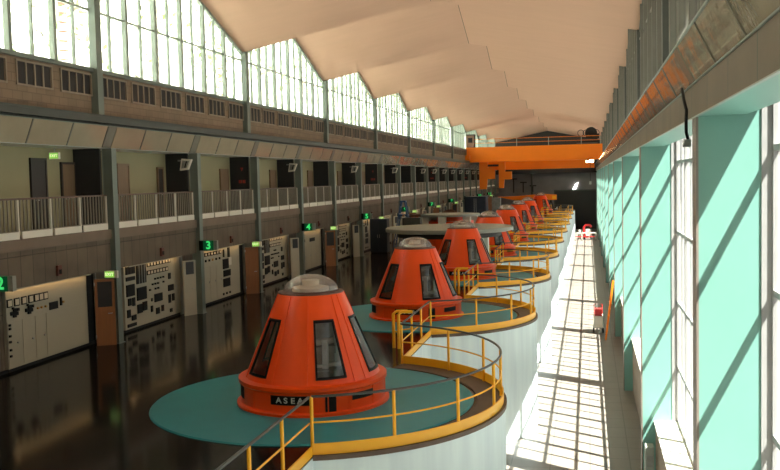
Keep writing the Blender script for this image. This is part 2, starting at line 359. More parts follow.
# ------------------------------------------------------------------ generators
WIN_A = [radians(a) for a in (-129.5, -57, -2.5, 62, 148)]
RB, RT, ZB, ZT = 1.53, .745, .62, 2.46
def cpt(a, t, off=0.):
    r = RB + (RT - RB) * t; z = ZB + (ZT - ZB) * t; sl = (RB - RT) / (ZT - ZB)
    return (r + off) * cos(a), (r + off) * sin(a), z + off * sl
def make_gen():
    root = thing('generator', 'x', 'generator', (0, 0, 0), 0, 'orange cone generator covers in a row')
    hw, t0, t1 = .235, .06, .72
    b = MB(); NS = 4
    cuts = []
    for a in WIN_A:
        nx_ = WIN_A[(WIN_A.index(a) + 1) % 5] + (2 * pi if a == WIN_A[-1] else 0)
        cuts.append((a - hw, a + hw, True)); cuts.append((a + hw, nx_ - hw, False))
    for a0, a1, win in cuts:
        n = NS if win else 10
        for i in range(n):
            p, q = a0 + (a1 - a0) * i / n, a0 + (a1 - a0) * (i + 1) / n
            for s0, s1 in ((0, t0), (t0, t1), (t1, 1)):
                if win and s0 == t0: continue
                b.quad(cpt(p, s0), cpt(q, s0), cpt(q, s1), cpt(p, s1))
    sh = b.build('cone_shell', 'orange', root, smooth=25, recalc=False)
    b = MB()                                     # raised seams on the cone
    for a in WIN_A:
        gap = WIN_A[(WIN_A.index(a) + 1) % 5] + (2 * pi if a == WIN_A[-1] else 0) - a
        for da in (hw + .13, gap - hw - .13):
            for i in range(1):
                p0, p1 = a + da - .012, a + da + .012
                b.poly([cpt(p0, 0, 0), cpt(p1, 0, 0), cpt(p1, .995, 0), cpt(p0, .995, 0)], (.012 * cos(a + da), .012 * sin(a + da), .006))
    b.build('seam_strips', 'orange', sh)
    for a in WIN_A:
        b = MB(); f = .026
        ring = [(a - hw, t0), (a + hw, t0), (a + hw, t1), (a - hw, t1)]
        inn = [(a - hw + f, t0 + .03), (a + hw - f, t0 + .03), (a + hw - f * 1.5, t1 - .03), (a - hw + f * 1.5, t1 - .03)]
        for i in range(4):
            j = (i + 1) % 4
            n = 4
            for k in range(n):
                def lp(A, B, s): return (A[0] + (B[0] - A[0]) * s, A[1] + (B[1] - A[1]) * s)
                A0, A1 = lp(ring[i], ring[j], k / n), lp(ring[i], ring[j], (k + 1) / n)
                B0, B1 = lp(inn[i], inn[j], k / n), lp(inn[i], inn[j], (k + 1) / n)
                b.quad(cpt(*A0, .022), cpt(*A1, .022), cpt(*B1, .022), cpt(*B0, .022))
                b.quad(cpt(*A0, .0), cpt(*A1, .0), cpt(*A1, .022), cpt(*A0, .022))
                b.quad(cpt(*B0, -.02), cpt(*B1, -.02), cpt(*B1, .022), cpt(*B0, .022))
        w = b.build('window_frame', 'black', root)
        b = MB()
        for i in range(6):
            p, q = a - hw + f * .6 + (2 * hw - 1.2 * f) * i / 6, a - hw + f * .6 + (2 * hw - 1.2 * f) * (i + 1) / 6
            b.quad(cpt(p, t0 + .01, .002), cpt(q, t0 + .01, .002), cpt(q, t1 - .01, .002), cpt(p, t1 - .01, .002))
        b.build('pane', 'dkglass', w, smooth=30)
    MB().lathe([(0, 0), (1.74, 0), (1.74, .05), (1.66, .06), (1.64, .08)], seg=64).build('base_flange', 'orange', root, smooth=30)
    sk = MB().lathe([(1.635, .06), (1.635, .48), (1.69, .52), (1.69, .60), (1.53, .625), (1.50, .60)], seg=64).build('skirt', 'orange', root, smooth=30)
    b = MB()
    for a in (-125, -62, -45, -20, 12, 48, 90, 135, 180):
        c_, s_ = cos(radians(a)), sin(radians(a))
        b.bar((1.64 * c_, 1.64 * s_, .07), (1.64 * c_, 1.64 * s_, .5), .025, .025, (c_, s_, 0))
    b.build('seam_strips', 'orange', sk)
    def plate(ac, half, z0, z1, m, nm, par, off=.012, zt=0.):
        b = MB(); n = 8
        for i in range(n):
            p, q = radians(ac - half + 2 * half * i / n), radians(ac - half + 2 * half * (i + 1) / n); r0, r1 = 1.636, 1.636 + off
            for (ra, rb, za, zb) in ((r1, r1, z0, z1), (r0, r1, z1, z1), (r0, r1, z0, z0)):
                b.quad((ra * cos(p), ra * sin(p), za), (ra * cos(q), ra * sin(q), za), (rb * cos(q), rb * sin(q), zb), (rb * cos(p), rb * sin(p), zb))
        return b.build(nm, m, par, smooth=30)
    npl = plate(-91, 15.5, .24, .44, 'black', 'name_plate', root)
    npl['label'] = 'black name plate with white letters'
    # lettering wrapped round the plate, one letter at a time
    for i, ch in enumerate('ASEA'):
        a = radians(-91 + (-8.4 + 5.6 * i)); R = 1.654
        mtx = Matrix.Translation((R * cos(a), R * sin(a), .34)) @ Matrix.Rotation(a + pi / 2, 4, 'Z') @ Matrix.Rotation(pi / 2, 4, 'X')
        text_mesh(ch, .17, 'letter', npl, mtx, .002, 'letter', .004, 1.15)
    plate(-60, 4.2, .08, .45, 'black', 'inspection_slot', root)
    plate(-31, 11.5, .27, .42, 'black', 'vent_slot', root)
    plate(-150, 9, .2, .46, 'black', 'vent_slot', root)
    plate(60, 11.5, .27, .42, 'black', 'vent_slot', root)
    MB().lathe([(0, 2.44), (.70, 2.44), (.745, 2.46), (.745, 2.49), (.66, 2.50), (.64, 2.52), (.62, 2.50), (0, 2.49)], seg=48).build('dome_ring', 'dkring', root, smooth=30)
    prof = [(.62 * cos(t_), 2.5 + .37 * sin(t_)) for t_ in [pi / 2 * i / 12 for i in range(13)]]
    prof[-1] = (0.001, prof[-1][1])
    MB().lathe(prof, seg=40).build('dome', 'dome', root, smooth=60)
    MB().lathe([(0, 2.5), (.42, 2.5), (.42, 2.58), (.2, 2.62), (.2, 2.74), (0, 2.74)], seg=24).build('dome_core', 'meterface', root, smooth=30)
    # machinery seen through the windows
    b = MB().lathe([(0, .1), (.92, .1), (.92, .8), (.55, .82), (.55, 1.1), (.7, 1.12), (.7, 1.3), (.5, 1.32), (.5, 1.7), (.6, 1.72), (.6, 1.8), (.4, 1.82), (.4, 2.3), (0, 2.3)], seg=24)
    b.build('exciter', 'machine', root, smooth=30); b = MB().lathe([(.56, 1.32), (.62, 1.34), (.62, 1.44), (.56, 1.46)], seg=24).lathe([(.66, .86), (.78, .86), (.78, .92), (.66, .92)], seg=24)
    for i in range(12):
        a = 2 * pi * i / 12 + .2
        b.box(.7 * cos(a) - .06, .7 * cos(a) + .06, .7 * sin(a) - .06, .7 * sin(a) + .06, .82, 1.15 + .3 * (i % 3))
    b.build('brush_gear', 'exciter', root, smooth=30)
    return root
g0 = make_gen()
glab = ['orange cone-shaped generator cover nearest the camera, with clear dome', 'second orange generator cone from the camera, behind the nearest one', 'third orange generator cone, its dome in front of the wide grey cover plate',
        'fourth orange generator cone, just beyond the wide grey cover plate', 'fifth orange generator cone from the camera', 'sixth orange generator cone from the camera', 'seventh orange generator cone from the camera', None,
        'farthest orange generator cone, standing alone near the end wall']
for k, cy in enumerate(GEN[1:10]):
    if glab[k] is None: continue
    o = g0 if k == 0 else dup(g0)
    o.location = (GX, cy, .034); o['label'] = glab[k]

# ------------------------------------------------------------------ left wall, lower part
struct(MB().box(-15.9, -15.5, Y_BACK, Y_END, 0, 2.5).build('wall_left', 'spandrel'), 'dark recessed wall behind the switchboards', 'wall')
b = MB().box(-15.9, -14.78, Y_BACK, Y_END, 2.37, 3.35)
struct(b.build('wall_spandrel', 'spandrel'), 'brown board-marked concrete band below the gallery railing', 'wall')
b = MB().box(-15.9, -14.72, Y_BACK, Y_END, 3.35, 3.65)
struct(b.build('floor_gallery', 'slab'), 'concrete gallery floor slab along the left wall', 'floor')
struct(MB().box(-16.1, -15.85, Y_BACK, Y_END, 3.65, 6.3).build('wall_gallery', 'cream_wall'), 'cream back wall of the upper gallery', 'wall')
struct(MB().box(-15.9, -14.9, Y_BACK, Y_END, 6.2, 6.3).build('ceiling_gallery', 'white'), 'pale soffit over the upper gallery', 'ceiling')
struct(MB().box(-15.6, -15.2, Y_BACK, Y_END, 6.3, 8.6).build('wall_left_upper', 'tan'), 'tan brick band with vents under the clerestory', 'wall')
b = MB().box(-15.2, -14.62, Y_BACK, Y_END, 6.98, 7.16)
b.box(-14.7, -14.6, Y_BACK, Y_END, 7.16, 7.22); b.box(-15.2, -14.85, Y_BACK, Y_END, 6.9, 6.98)
struct(b.build('beam_runway', 'dkgreen'), 'dark green crane runway beam on the left wall', 'beam')
struct(MB().box(-15.32, -15.08, Y_BACK, Y_END, 8.6, 8.72).build('trim_sill_left', 'col'), 'grey green sill of the left clerestory', 'trim')
struct(MB().box(-15.5, -15.44, Y_BACK, Y_END, 0, .1).build('baseboard_left', 'black'), 'black plinth under the switchboards', 'baseboard')

for j, y in enumerate(COL):
    vis = j - 5
    nm = 'beside the camera' if vis < 0 else '%s from the near end' % ordw(vis)
    b = MB().box(-14.92, -14.62, y - .13, y + .13, 0, 6.2)
    b.box(-14.62, -14.6, y - .15, y + .15, 0, 6.2); b.box(-14.94, -14.92, y - .15, y + .15, 0, 6.2)
    b.box(-14.95, -14.57, y - .2, y + .2, 0, .03)
    struct(b.build('column', 'col'), 'slender grey green steel gallery column, ' + nm, 'column')

# black duct panels on the gallery
for j, y in enumerate(COL):
    if j < 5: continue
    o = MB().box(-15.85, -14.95, y - .3, y - .17, 3.65, 6.2).build('duct_panel', 'blackpanel')
    tag(o, 'tall black panel on the gallery beside the %s column from the near end' % ordw(j - 5), 'panel', 'black gallery panels')
    if (j - 6) % 2 == 1 or j > 14:
        t = thing('mounted_loudspeaker', 'white framed loudspeaker on the %s black gallery panel from the near end' % ordw(j - 5), 'loudspeaker', (0, y - .33, 0), 0, 'gallery loudspeakers')
        pts = [(-15.18, 0, 5.55), (-14.86, 0, 5.58), (-14.70, 0, 5.96), (-15.10, 0, 6.0)]
        MB().poly(pts, (0, -.16, 0)).build('housing', 'white', t)
        cx, cz = -14.96, 5.775
        MB().poly([(cx + (p[0] - cx) * .68, -.162, cz + (p[2] - cz) * .68) for p in pts], (0, -.012, 0)).build('grille', 'machine', t)
        MB().bar((cx, -.178, cz - .12), (cx + .08, -.178, cz + .12), .05, .01, (0, 1, 0)).build('emblem', 'black', t)
        MB().box(-15.3, -15.1, -.06, .03, 5.9, 5.96).build('bracket', 'machine', t)
    if (j - 6) % 4 == 2:
        t = thing('mounted_indicator_lights', 'red indicator marks on the %s black gallery panel from the near end' % ordw(j - 5), 'indicator', (0, y - .31, 0), 0, 'red indicators')
        MB().box(-15.42, -15.30, -.03, .01, 5.02, 5.16).build('red_lamp', 'redlight', t)
        MB().box(-15.24, -15.12, -.03, .01, 5.02, 5.16).build('red_lamp', 'redlight', t)
        MB().poly([(-15.33, 0, 5.72), (-15.21, 0, 5.72), (-15.27, 0, 5.56)], (0, -.03, 0)).build('arrow_mark', 'redlight', t)

# gallery doors
dn = 0
for j in range(5, len(COL) - 1):
    y0, y1 = COL[j], COL[j + 1]
    spec = [('dkdoor', y0 + 3.86, y0 + 4.52, 5.82), ('brownwood', y0 + 5.42, y0 + 6.1, 5.72)] if j == 5 else \
           [('brownwood', y0 + 2.4, y0 + 3.1, 5.72), ('dkdoor', y0 + 5.4, y0 + 5.75, 5.62)] if j == 6 else [('brownwood', y0 + 4.95, y0 + 5.75, 5.6)]
    for m, a, c, zt in spec:
        dn += 1
        o = MB().box(-15.86, -15.80, a, c, 3.65, zt).build('door_%d' % dn, m)
        struct(o, '%s gallery door in the %s bay of the gallery from the near end%s' % ('dark' if m == 'dkdoor' else 'brown timber', ordw(j - 5), ', left one' if c < y0 + 3.3 else ''), 'door')
        b = MB().box(-15.86, -15.78, a - .07, a, 3.65, zt + .07); b.box(-15.86, -15.78, c, c + .07, 3.65, zt + .07); b.box(-15.86, -15.78, a, c, zt, zt + .07)
        b.build('door_frame', 'brownwood' if j > 5 else 'dkdoor', o)
        MB().tube([(-15.78, a + .1, 4.65), (-15.74, a + .1, 4.65), (-15.74, a + .22, 4.65)], .014, 6).build('door_handle', 'steel', o)

# gallery railings
SEC = BAY / 2 / 4
def gal_rail():
    t = thing('gallery_railing', 'x', 'railing', (0, 0, 0), 0, 'gallery railings between the columns')
    L = BAY / 2 - .36
    MB().box(-14.86, -14.80, .18, .18 + L, 4.70, 4.75).build('top_rail', 'rail_brown', t)
    for i in range(4):
        ya = .18 + L * i / 4; yb = .18 + L * (i + 1) / 4
        MB().box(-14.85, -14.81, yb - .045, yb, 3.62, 4.70).build('post', 'white', t)
        MB().box(-14.79, -14.75, ya + .03, yb - .09, 3.66, 3.85).build('kick_board', 'white', t)
        b = MB()
        for k in range(9):
            y = ya + (yb - ya - .045) * (k + .5) / 9
            b.box(-14.845, -14.815, y - .018, y + .018, 3.85, 4.70)
        b.box(-14.845, -14.815, ya, yb - .045, 3.85, 3.875)
        b.build('baluster_panel', 'baluster', t)
    return t
gr = gal_rail(); first = True
for j in range(5, len(COL) - 1):
    o = gr if first else dup(gr); first = False
    o.location = (0, COL[j], 0); o['label'] = 'gallery railing with brown handrail and white kick boards, %s bay from the near end' % ordw(j - 5)

# glossy diffuser panels below the runway beam
def trough():
    t = thing('light_trough', 'x', 'light fixture', (0, 0, 0), 0, 'diffuser panel bands on the left wall')
    L = BAY / 2
    MB().box(-14.98, -14.585, 0, L, 6.88, 6.9).build('top_frame', 'col', t)
    MB().box(-14.92, -14.83, 0, L, 6.2, 6.225).build('bottom_frame', 'mullion', t)
    w = (L - .5) / 3
    def sl(y0, y1, m, nm, o):
        MB().poly([(-14.86 + o, y0, 6.22), (-14.60 + o, y0, 6.88), (-14.64 + o, y0, 6.88), (-14.90 + o, y0, 6.22)], (0, y1 - y0, 0)).build(nm, m, t)
    sl(0, .5, 'cover', 'column_cover', .008)
    for i in range(3):
        sl(.5 + w * i + .04, .5 + w * (i + 1) - .04, 'reflector', 'diffuser_panel', 0)
        if i: sl(.5 + w * i - .02, .5 + w * i + .02, 'dimmullion', 'divider', .01)
    return t
tr = trough(); first = True
for j in range(5, len(COL) - 1):
    o = tr if first else dup(tr); first = False
    o.location = (0, COL[j] - .25, 0); o['label'] = 'glossy tan diffuser band over the gallery, %s bay from the near end' % ordw(j - 5)

# ------------------------------------------------------------------ switchboards and doors below the gallery
XS = -15.4
def bx(par, nm, m, ya, yb, za, zb, d=.02, lab=None):
    o = MB().box(XS - .005, XS + d, ya, yb, za, zb).build(nm, m, par)
    if lab: o['label'] = lab
    return o
def board_plain(L, rich=True):
    """cream cubicle: row of square meters, switches and doors"""
    t = thing('switchboard', 'x', 'switchboard')
    MB().box(-15.5, XS, 0, L, .1, 2.34).build('cabinet', 'cream', t)
    MB().box(-15.5, XS - .03, .02, L - .02, 0, .1).build('plinth', 'black', t)
    ys = (.14, .46, .79, 1.11, 1.38, 1.60, 1.82) if rich else (.2, .5, .8, 1.1, 1.4)
    for y in ys:
        o = bx(t, 'meter', 'black', y - .11, y + .11, 1.78, 2.0, .03)
        MB().box(XS + .03, XS + .034, y - .08, y + .08, 1.81, 1.97).build('meter_face', 'meterface', o)
    for yc in (.33, 1.0) if rich else (.5,):
        for (dy, dz, s) in ((-.12, -.04, .05), (.02, .02, .07), (.1, -.06, .05), (0, -.1, .06), (-.06, .1, .03), (.16, .04, .04)):
            bx(t, 'switch', 'black', yc + dy - s, yc + dy + s, 1.64 + dz - s, 1.64 + dz + s, .05)
    for y in (1.42, 1.6, 1.8): 
        MB().lathe([(0, .05), (.03, .05), (.035, 0)], seg=10).build('knob', 'brass', t)
        k = t.children[-1] if False else bpy.context.scene.collection.objects[-1]
        k.rotation_euler = (0, pi / 2, 0); k.location = (XS, y, 1.58)
    bx(t, 'display', 'black', 2.0, 2.42, 1.44, 1.66, .03)
    bx(t, 'switch', 'black', 2.55, 2.62, 1.5, 1.74, .04); bx(t, 'switch', 'brass', 2.68, 2.74, 1.56, 1.62, .04)
    for i, (a, c) in enumerate(((.0, .62), (.66, 1.22), (1.26, 1.78), (1.8, L))):
        d = MB().box(XS, XS + .012, a + .02, c - .02, .16, 1.38 if i < 3 else 1.38).build('door', 'cream', t)
        if i < 3: MB().box(XS + .012, XS + .05, c - .13 if i else a + .4, c - .07 if i else a + .46, .75, .79).build('handle', 'steel', d)
    for z in (.45, .62, .84, 1.0, 1.2, 1.3): bx(t, 'fuse_holder', 'black', .05, .12, z - .03, z + .03, .05)
    return t
def board_dense(L, seed=1):
    """cream panel covered in dark instruments"""
    rnd = random.Random(seed)
    t = thing('switchboard', 'x', 'switchboard')
    MB().box(-15.5, XS, 0, L, .1, 2.34).build('cabinet', 'cream', t)
    MB().box(-15.5, XS - .03, .02, L - .02, 0, .1).build('plinth', 'black', t)
    def r(u0, u1, v0, v1, m='black', nm='instrument', d=.035):
        return bx(t, nm, m, u0 * L, u1 * L, .1 + v0 * 2.24, .1 + v1 * 2.24, d)
    # left block: dark racks
    for i in range(3): r(.03 + .05 * i, .075 + .05 * i, .84, .96)
    r(.03, .17, .74, .80)
    r(.03, .16, .50, .68); r(.20, .36, .66, .98); r(.20, .36, .40, .60); r(.05, .1, .36, .47); r(.12, .16, .34, .47)
    r(.20, .28, .20, .34); r(.29, .36, .22, .36); r(.03, .08, .18, .30); r(.10, .17, .12, .2); r(.03, .17, .03, .08)
    for i in range(3): MB().box(XS + .035, XS + .04, (.235 + .045 * i) * L, (.245 + .045 * i) * L, .1 + .66 * 2.24, .1 + .98 * 2.24).build('divider', 'machine', t)
    # middle: rows of small cream-faced meters
    for row, (v, n, s) in enumerate(((.93, 8, .022), (.80, 7, .026))):
        for i in range(n):
            o = r(.41 + .055 * i - s, .41 + .055 * i + s, v - .035, v + .035, 'black', 'meter', .03)
            MB().box(XS + .03, XS + .034, (.41 + .055 * i - s * .7) * L, (.41 + .055 * i + s * .7) * L, .1 + (v - .022) * 2.24, .1 + (v + .022) * 2.24).build('meter_face', 'meterface', o)
    for row in range(3):
        for i in range(6):
            if rnd.random() < .7:
                u = .42 + .05 * i; v = .68 - .08 * row; r(u - .009, u + .009, v - .014, v + .014, 'black', 'switch', .05)
    r(.50, .64, .30, .43); r(.52, .58, .10, .2); r(.62, .66, .12, .22); r(.43, .46, .16, .26)
    r(.77, .81, .62, .72); r(.76, .86, .42, .52); r(.76, .80, .22, .36); r(.83, .87, .24, .36); r(.78, .82, .06, .12); r(.44, .46, .33, .38)
    d = MB().box(XS, XS + .012, .89 * L, .995 * L, .14, 2.3).build('door', 'cream', t)
    MB().box(XS + .012, XS + .05, .905 * L, .915 * L, 1.1, 1.2).build('handle', 'steel', d)
    return t
def board_cluster(L, seed=1):
    """cream panel with small meters on top and one dark cluster"""
    t = thing('switchboard', 'x', 'switchboard')
    MB().box(-15.5, XS, 0, L, .1, 2.34).build('cabinet', 'cream', t)
    MB().box(-15.5, XS - .03, .02, L - .02, 0, .1).build('plinth', 'black', t)
    def r(u0, u1, v0, v1, m='black', nm='instrument', d=.035): return bx(t, nm, m, u0 * L, u1 * L, .1 + v0 * 2.24, .1 + v1 * 2.24, d)
    for i in range(6):
        o = r(.05 + .075 * i, .10 + .075 * i, .86, .93, 'black', 'meter')
        MB().box(XS + .035, XS + .04, (.058 + .075 * i) * L, (.092 + .075 * i) * L, .1 + .875 * 2.24, .1 + .915 * 2.24).build('meter_face', 'meterface', o)
    for i in range(5): r(.06 + .09 * i, .08 + .09 * i, .76, .80, 'black' if i != 2 else 'brass', 'switch', .05)
    r(.53, .56, .78, .93); r(.66, .71, .76, .95); r(.52, .67, .55, .74); r(.53, .72, .40, .52); r(.52, .70, .2, .36)
    r(.69, .76, .6, .75, 'white', 'label_plate', .02)
    for i in range(3): r(.5 + .09 * i, .53 + .09 * i, .05, .09, 'black', 'foot_switch', .03)
    for i in range(3):
        d = MB().box(XS, XS + .012, (.02 + .16 * i) * L, (.165 + .16 * i) * L, .16, 1.6).build('door', 'cream', t)
        MB().box(XS + .012, XS + .04, (.145 + .16 * i) * L, (.155 + .16 * i) * L, .9, .98).build('handle', 'steel', d)
    return t
def board_bare(L):
    t = thing('switchboard', 'x', 'switchboard')
    MB().box(-15.5, XS, 0, L, .1, 2.34).build('cabinet', 'cream', t)
    MB().box(-15.5, XS - .03, .02, L - .02, 0, .1).build('plinth', 'black', t)
    bx(t, 'display', 'black', .1 * L, .22 * L, 1.66, 1.82, .03); bx(t, 'display', 'black', .45 * L, .68 * L, 1.62, 1.82, .03)
    for i in range(4):
        d = MB().box(XS, XS + .012, (.02 + .245 * i) * L, (.245 + .245 * i) * L, .16, 1.45).build('door', 'cream', t)
        MB().box(XS + .012, XS + .04, (.21 + .245 * i) * L, (.225 + .245 * i) * L, .8, .9).build('handle', 'steel', d)
    return t
def leaf(wood, glazed):
    """door leaf in the XZ plane, hinge at origin, 0.62 wide"""
    t = thing('door_leaf', 'x', 'door')
    W, H, T = .6, 2.11, .05
    if wood:
        f = MB().box(0, W, 0, T, 0, H if not glazed else 1.22)
        if glazed: f.box(0, .08, 0, T, 1.22, H); f.box(W - .08, W, 0, T, 1.22, H); f.box(.08, W - .08, 0, T, H - .09, H)
        f.build('door_panel', 'orangewood', t)
        if glazed: MB().box(.08, W - .08, .015, .035, 1.22, H - .09).build('door_glass', 'blackpanel', t)
    else:
        MB().box(0, W, 0, T, 0, H).build('door_panel', 'cream', t)
        o = MB().box(.12, .5, -.012, 0, 1.58, 2.06).build('door_window', 'blackpanel', t, bevel=.004)
    MB().tube([(W - .1, 0, 1.02), (W - .1, -.05, 1.02), (W - .22, -.05, 1.02)], .014, 6).build('door_handle', 'steel', t)
    for z in (.25, 1.9): MB().tube([(0, -.01, z), (0, -.01, z + .1)], .018, 6).build('hinge', 'steel', t)
    return t
protos = {}
def place(kind, L, y, label, seed=0, rich=True):
    key = (kind, round(L, 2), seed, rich)
    if key not in protos:
        o = {'plain': lambda: board_plain(L, rich), 'dense': lambda: board_dense(L, seed), 'cluster': lambda: board_cluster(L, seed), 'bare': lambda: board_bare(L)}[kind]()
        protos[key] = o
    else: o = dup(protos[key])
    o.location = (0, y, 0); o['label'] = label; o['group'] = 'cream switchboards under the gallery'
    return o
lw_g, lw_p, lc = None, None, None
pn = 0
for j in range(5, len(COL) - 1):
    y0 = COL[j]; odd = (j - 5) % 2 == 0; w = '%s gallery bay from the near end' % ordw(j - 5)
    kinds = {5: ('plain', 4.05), 6: ('dense', 4.3), 7: ('cluster', 4.0), 8: ('dense', 4.3), 9: ('bare', 4.0), 10: ('dense', 4.3), 11: ('cluster', 4.0)}
    kd, L = kinds.get(j, ('cluster', 4.0) if odd else ('dense', 4.3))
    desc = {'plain': 'cream switchboard with a row of square meters', 'dense': 'cream switchboard crowded with dark instruments', 'cluster': 'cream switchboard with one dark instrument cluster', 'bare': 'plain cream switchboard with two small displays'}[kd]
    ys = y0 + 1.78 if odd else y0 + 1.75
    place(kd, L, ys, desc + ' under the ' + w.replace(' from the near end', ''), seed=(j % 3 if kd == 'dense' else 0))
    # side return, doorway and the open leaf
    pn += 1
    if odd:
        o = MB().box(-15.52, -15.47, y0 + 5.84, y0 + 6.35, 0, 2.3).build('door_%d' % (30 + pn), 'black')
        struct(o, 'black doorway slot at the end of the ' + w, 'door')
        MB().box(-15.5, -15.40, y0 + 6.35, y0 + 6.43, 0, 2.34).build('door_frame', 'machine', o)
        gl = (j - 5) % 4 == 0
        if gl:
            if lw_g is None: lw_g = leaf(True, True); o = lw_g
            else: o = dup(lw_g)
        else:
            if lw_p is None: lw_p = leaf(True, False); o = lw_p
            else: o = dup(lw_p)
        o.location = (-15.14, COL[j + 1] - .57, 0); o.rotation_euler = (0, 0, radians(28))
        o['label'] = ('open orange timber door with dark glass' if gl else 'open plain orange timber door') + ' before the %s column' % ordw(j - 4); o['group'] = 'open orange timber doors'
    else:
        o = MB().box(-15.5, -15.38, y0 + 6.05, y0 + 6.3, 0, 2.34).build('trim_%d' % (10 + pn), 'mullion')
        struct(o, 'grey return beside the switchboard of the ' + w, 'trim')
        if lc is None: lc = leaf(False, False); o = lc
        else: o = dup(lc)
        o.location = (-15.05, COL[j + 1] - .78, 0); o.rotation_euler = (0, 0, radians(64))
        o['label'] = 'ajar cream door with small dark window before the %s column' % ordw(j - 4); o['group'] = 'ajar cream doors'
# warm strip lights over the boards
def strip():
    t = thing('mounted_strip_light', 'x', 'light')
    MB().box(-15.34, -15.22, 0, 4.0, 2.33, 2.37).build('housing', 'white', t)
    MB().box(-15.215, -15.2, 0, 4.0, 2.26, 2.37).build('added_lip', 'cream', t)  # lip added to hide the glowing tube from the floor reflection
    MB().tube([(-15.28, .03, 2.315), (-15.28, 3.97, 2.315)], .016, 6).build('tube', 'warm', t, smooth=60)
    return t
st = strip(); first = True
for j in range(5, len(COL) - 1):
    o = st if first else dup(st); first = False
    o.location = (0, COL[j] + 1.8, 0); o['label'] = 'warm strip light over the switchboard of the %s gallery bay' % ordw(j - 5); o['group'] = 'strip lights over the switchboards'

# call boxes on the spandrel
def callbox():
    t = thing('mounted_call_box', 'x', 'call box')
    MB().box(-14.78, -14.70, -.10, .10, 2.5, 2.8).build('housing', 'brownbox', t, bevel=.01)
    MB().box(-14.70, -14.68, -.05, .05, 2.55, 2.68).build('button_plate', 'black', t)
    return t
cb = callbox(); first = True
for j in range(5, len(COL) - 1):
    o = cb if first else dup(cb); first = False
    o.location = (0, COL[j] + 3.33, 0); o['label'] = 'small red brown call box on the concrete band, %s bay from the near end' % ordw(j - 5); o['group'] = 'call boxes'

# exit signs and numbers (facing the near end of the hall)
def xz(x, y, z): return Matrix.Translation((x, y, z)) @ Matrix.Rotation(pi / 2, 4, 'X')
ex = thing('exit_sign', 'x', 'exit sign')
MB().box(-14.84, -14.40, -.05, .05, 2.14, 2.37).build('housing', 'white', ex, bevel=.008)
MB().box(-14.82, -14.50, -.056, -.05, 2.16, 2.35).build('lit_face', 'exit', ex)
text_mesh('EXIT', .13, 'exittext', ex, xz(-14.665, -.058, 2.255), .002)
first = True
for j in range(6, len(COL) - 1, 2):
    o = ex if first else dup(ex); first = False
    o.location = (0, COL[j] - .42, 0); o['label'] = 'lit green exit sign at the %s gallery column from the near end' % ordw(j - 5); o['group'] = 'exit signs below the gallery'
ex2 = thing('exit_sign', 'lit green exit sign hanging under the gallery soffit in the first bay', 'exit sign', (0, 24.55, 0))
MB().box(-15.76, -15.44, -.05, .05, 5.86, 6.06).build('housing', 'white', ex2)
MB().box(-15.75, -15.46, -.056, -.05, 5.875, 6.045).build('lit_face', 'exit', ex2)
text_mesh('EXIT', .115, 'exittext', ex2, xz(-15.605, -.058, 5.96), .002)
MB().tube([(-15.6, 0, 6.06), (-15.6, 0, 6.2)], .015, 6).build('hanger', 'steel', ex2)
for n, j in enumerate(range(5, len(COL) - 1, 2)):
    t = thing('number_sign', 'lit green number %d sign at the %s gallery column from the near end' % (n + 2, ordw(j - 5)), 'number sign', (0, COL[j] + (.11 if j == 5 else -.05), 0), 0, 'green bay number signs')
    MB().box(-14.64, -14.48, -.13, .05, 2.46, 2.84).build('lamp_box', 'black', t)
    MB().box(-14.48, -14.06, -.10, .05, 2.46, 2.84).build('housing', 'numface', t)
    MB().box(-14.06, -13.92, -.10, .05, 2.46, 2.84).build('end_cap', 'grey', t)
    text_mesh(str(n + 2), .42, 'numtext', t, xz(-14.27, -.104, 2.65), .002, 'lettering', .012)

# ------------------------------------------------------------------ upper left wall: columns, vents, clerestory
CELL = BAY / 6
def topz(y):
    u = ((y - VAL[0]) / BAY) % 1.0
    return Z_EAVE + (Z_PEAK - Z_EAVE) * (1 - abs(u - .5) * 2)
for i, y in enumerate(VAL):
    b = MB().box(XR - .14, XR + .12, y - .15, y + .15, 6.8, Z_EAVE + .02)
    struct(b.build('column_upper', 'dkgreen'), 'dark roof column on the right clerestory, ' + ('beside the camera' if i < 3 else '%s from the near end' % ordw(i - 3)), 'column')
for i, y in enumerate(VAL[:-1]):
    b = MB().box(-15.2, -14.96, y - .17, y + .17, 7.2, Z_EAVE + .02)
    struct(b.build('column_upper', 'col'), 'grey green roof column on the left clerestory, ' + ('beside the camera' if i < 3 else '%s from the near end' % ordw(i - 3)), 'column')
def vent():
    t = thing('air_vent', 'x', 'air vent')
    w, z0, z1 = 1.72, 7.84, 8.54
    b = MB().box(-15.2, -15.15, 0, w, z0, z0 + .05); b.box(-15.2, -15.15, 0, w, z1 - .05, z1); b.box(-15.2, -15.15, 0, .05, z0 + .05, z1 - .05); b.box(-15.2, -15.15, w - .05, w, z0 + .05, z1 - .05)
    b.build('frame', 'ventframe', t)
    for k in range(4):
        a = .05 + (w - .1) * k / 4; c = .05 + (w - .1) * (k + 1) / 4
        MB().box(-15.199, -15.185, a + .03, c - .03, z0 + .05, z1 - .05).build('slot', 'ventdark', t)
        if k: MB().box(-15.2, -15.16, a - .03, a + .03, z0 + .05, z1 - .05).build('bar', 'ventframe', t)
    return t
vt = vent(); first = True; vn = 0
for i in range(2, len(VAL) - 1):
    for c in range(6):
        y = VAL[i] + CELL * c + .25 + (.08 if c == 0 else 0)
        if y < 12: continue
        o = vt if first else dup(vt); first = False
        o.location = (0, y, 0); o['group'] = 'dark slotted air vents under the left clerestory'
        o['label'] = 'dark slotted vent under the clerestory, %s in the %s roof bay from the near end' % (ordw(c), ordw(i - 2))
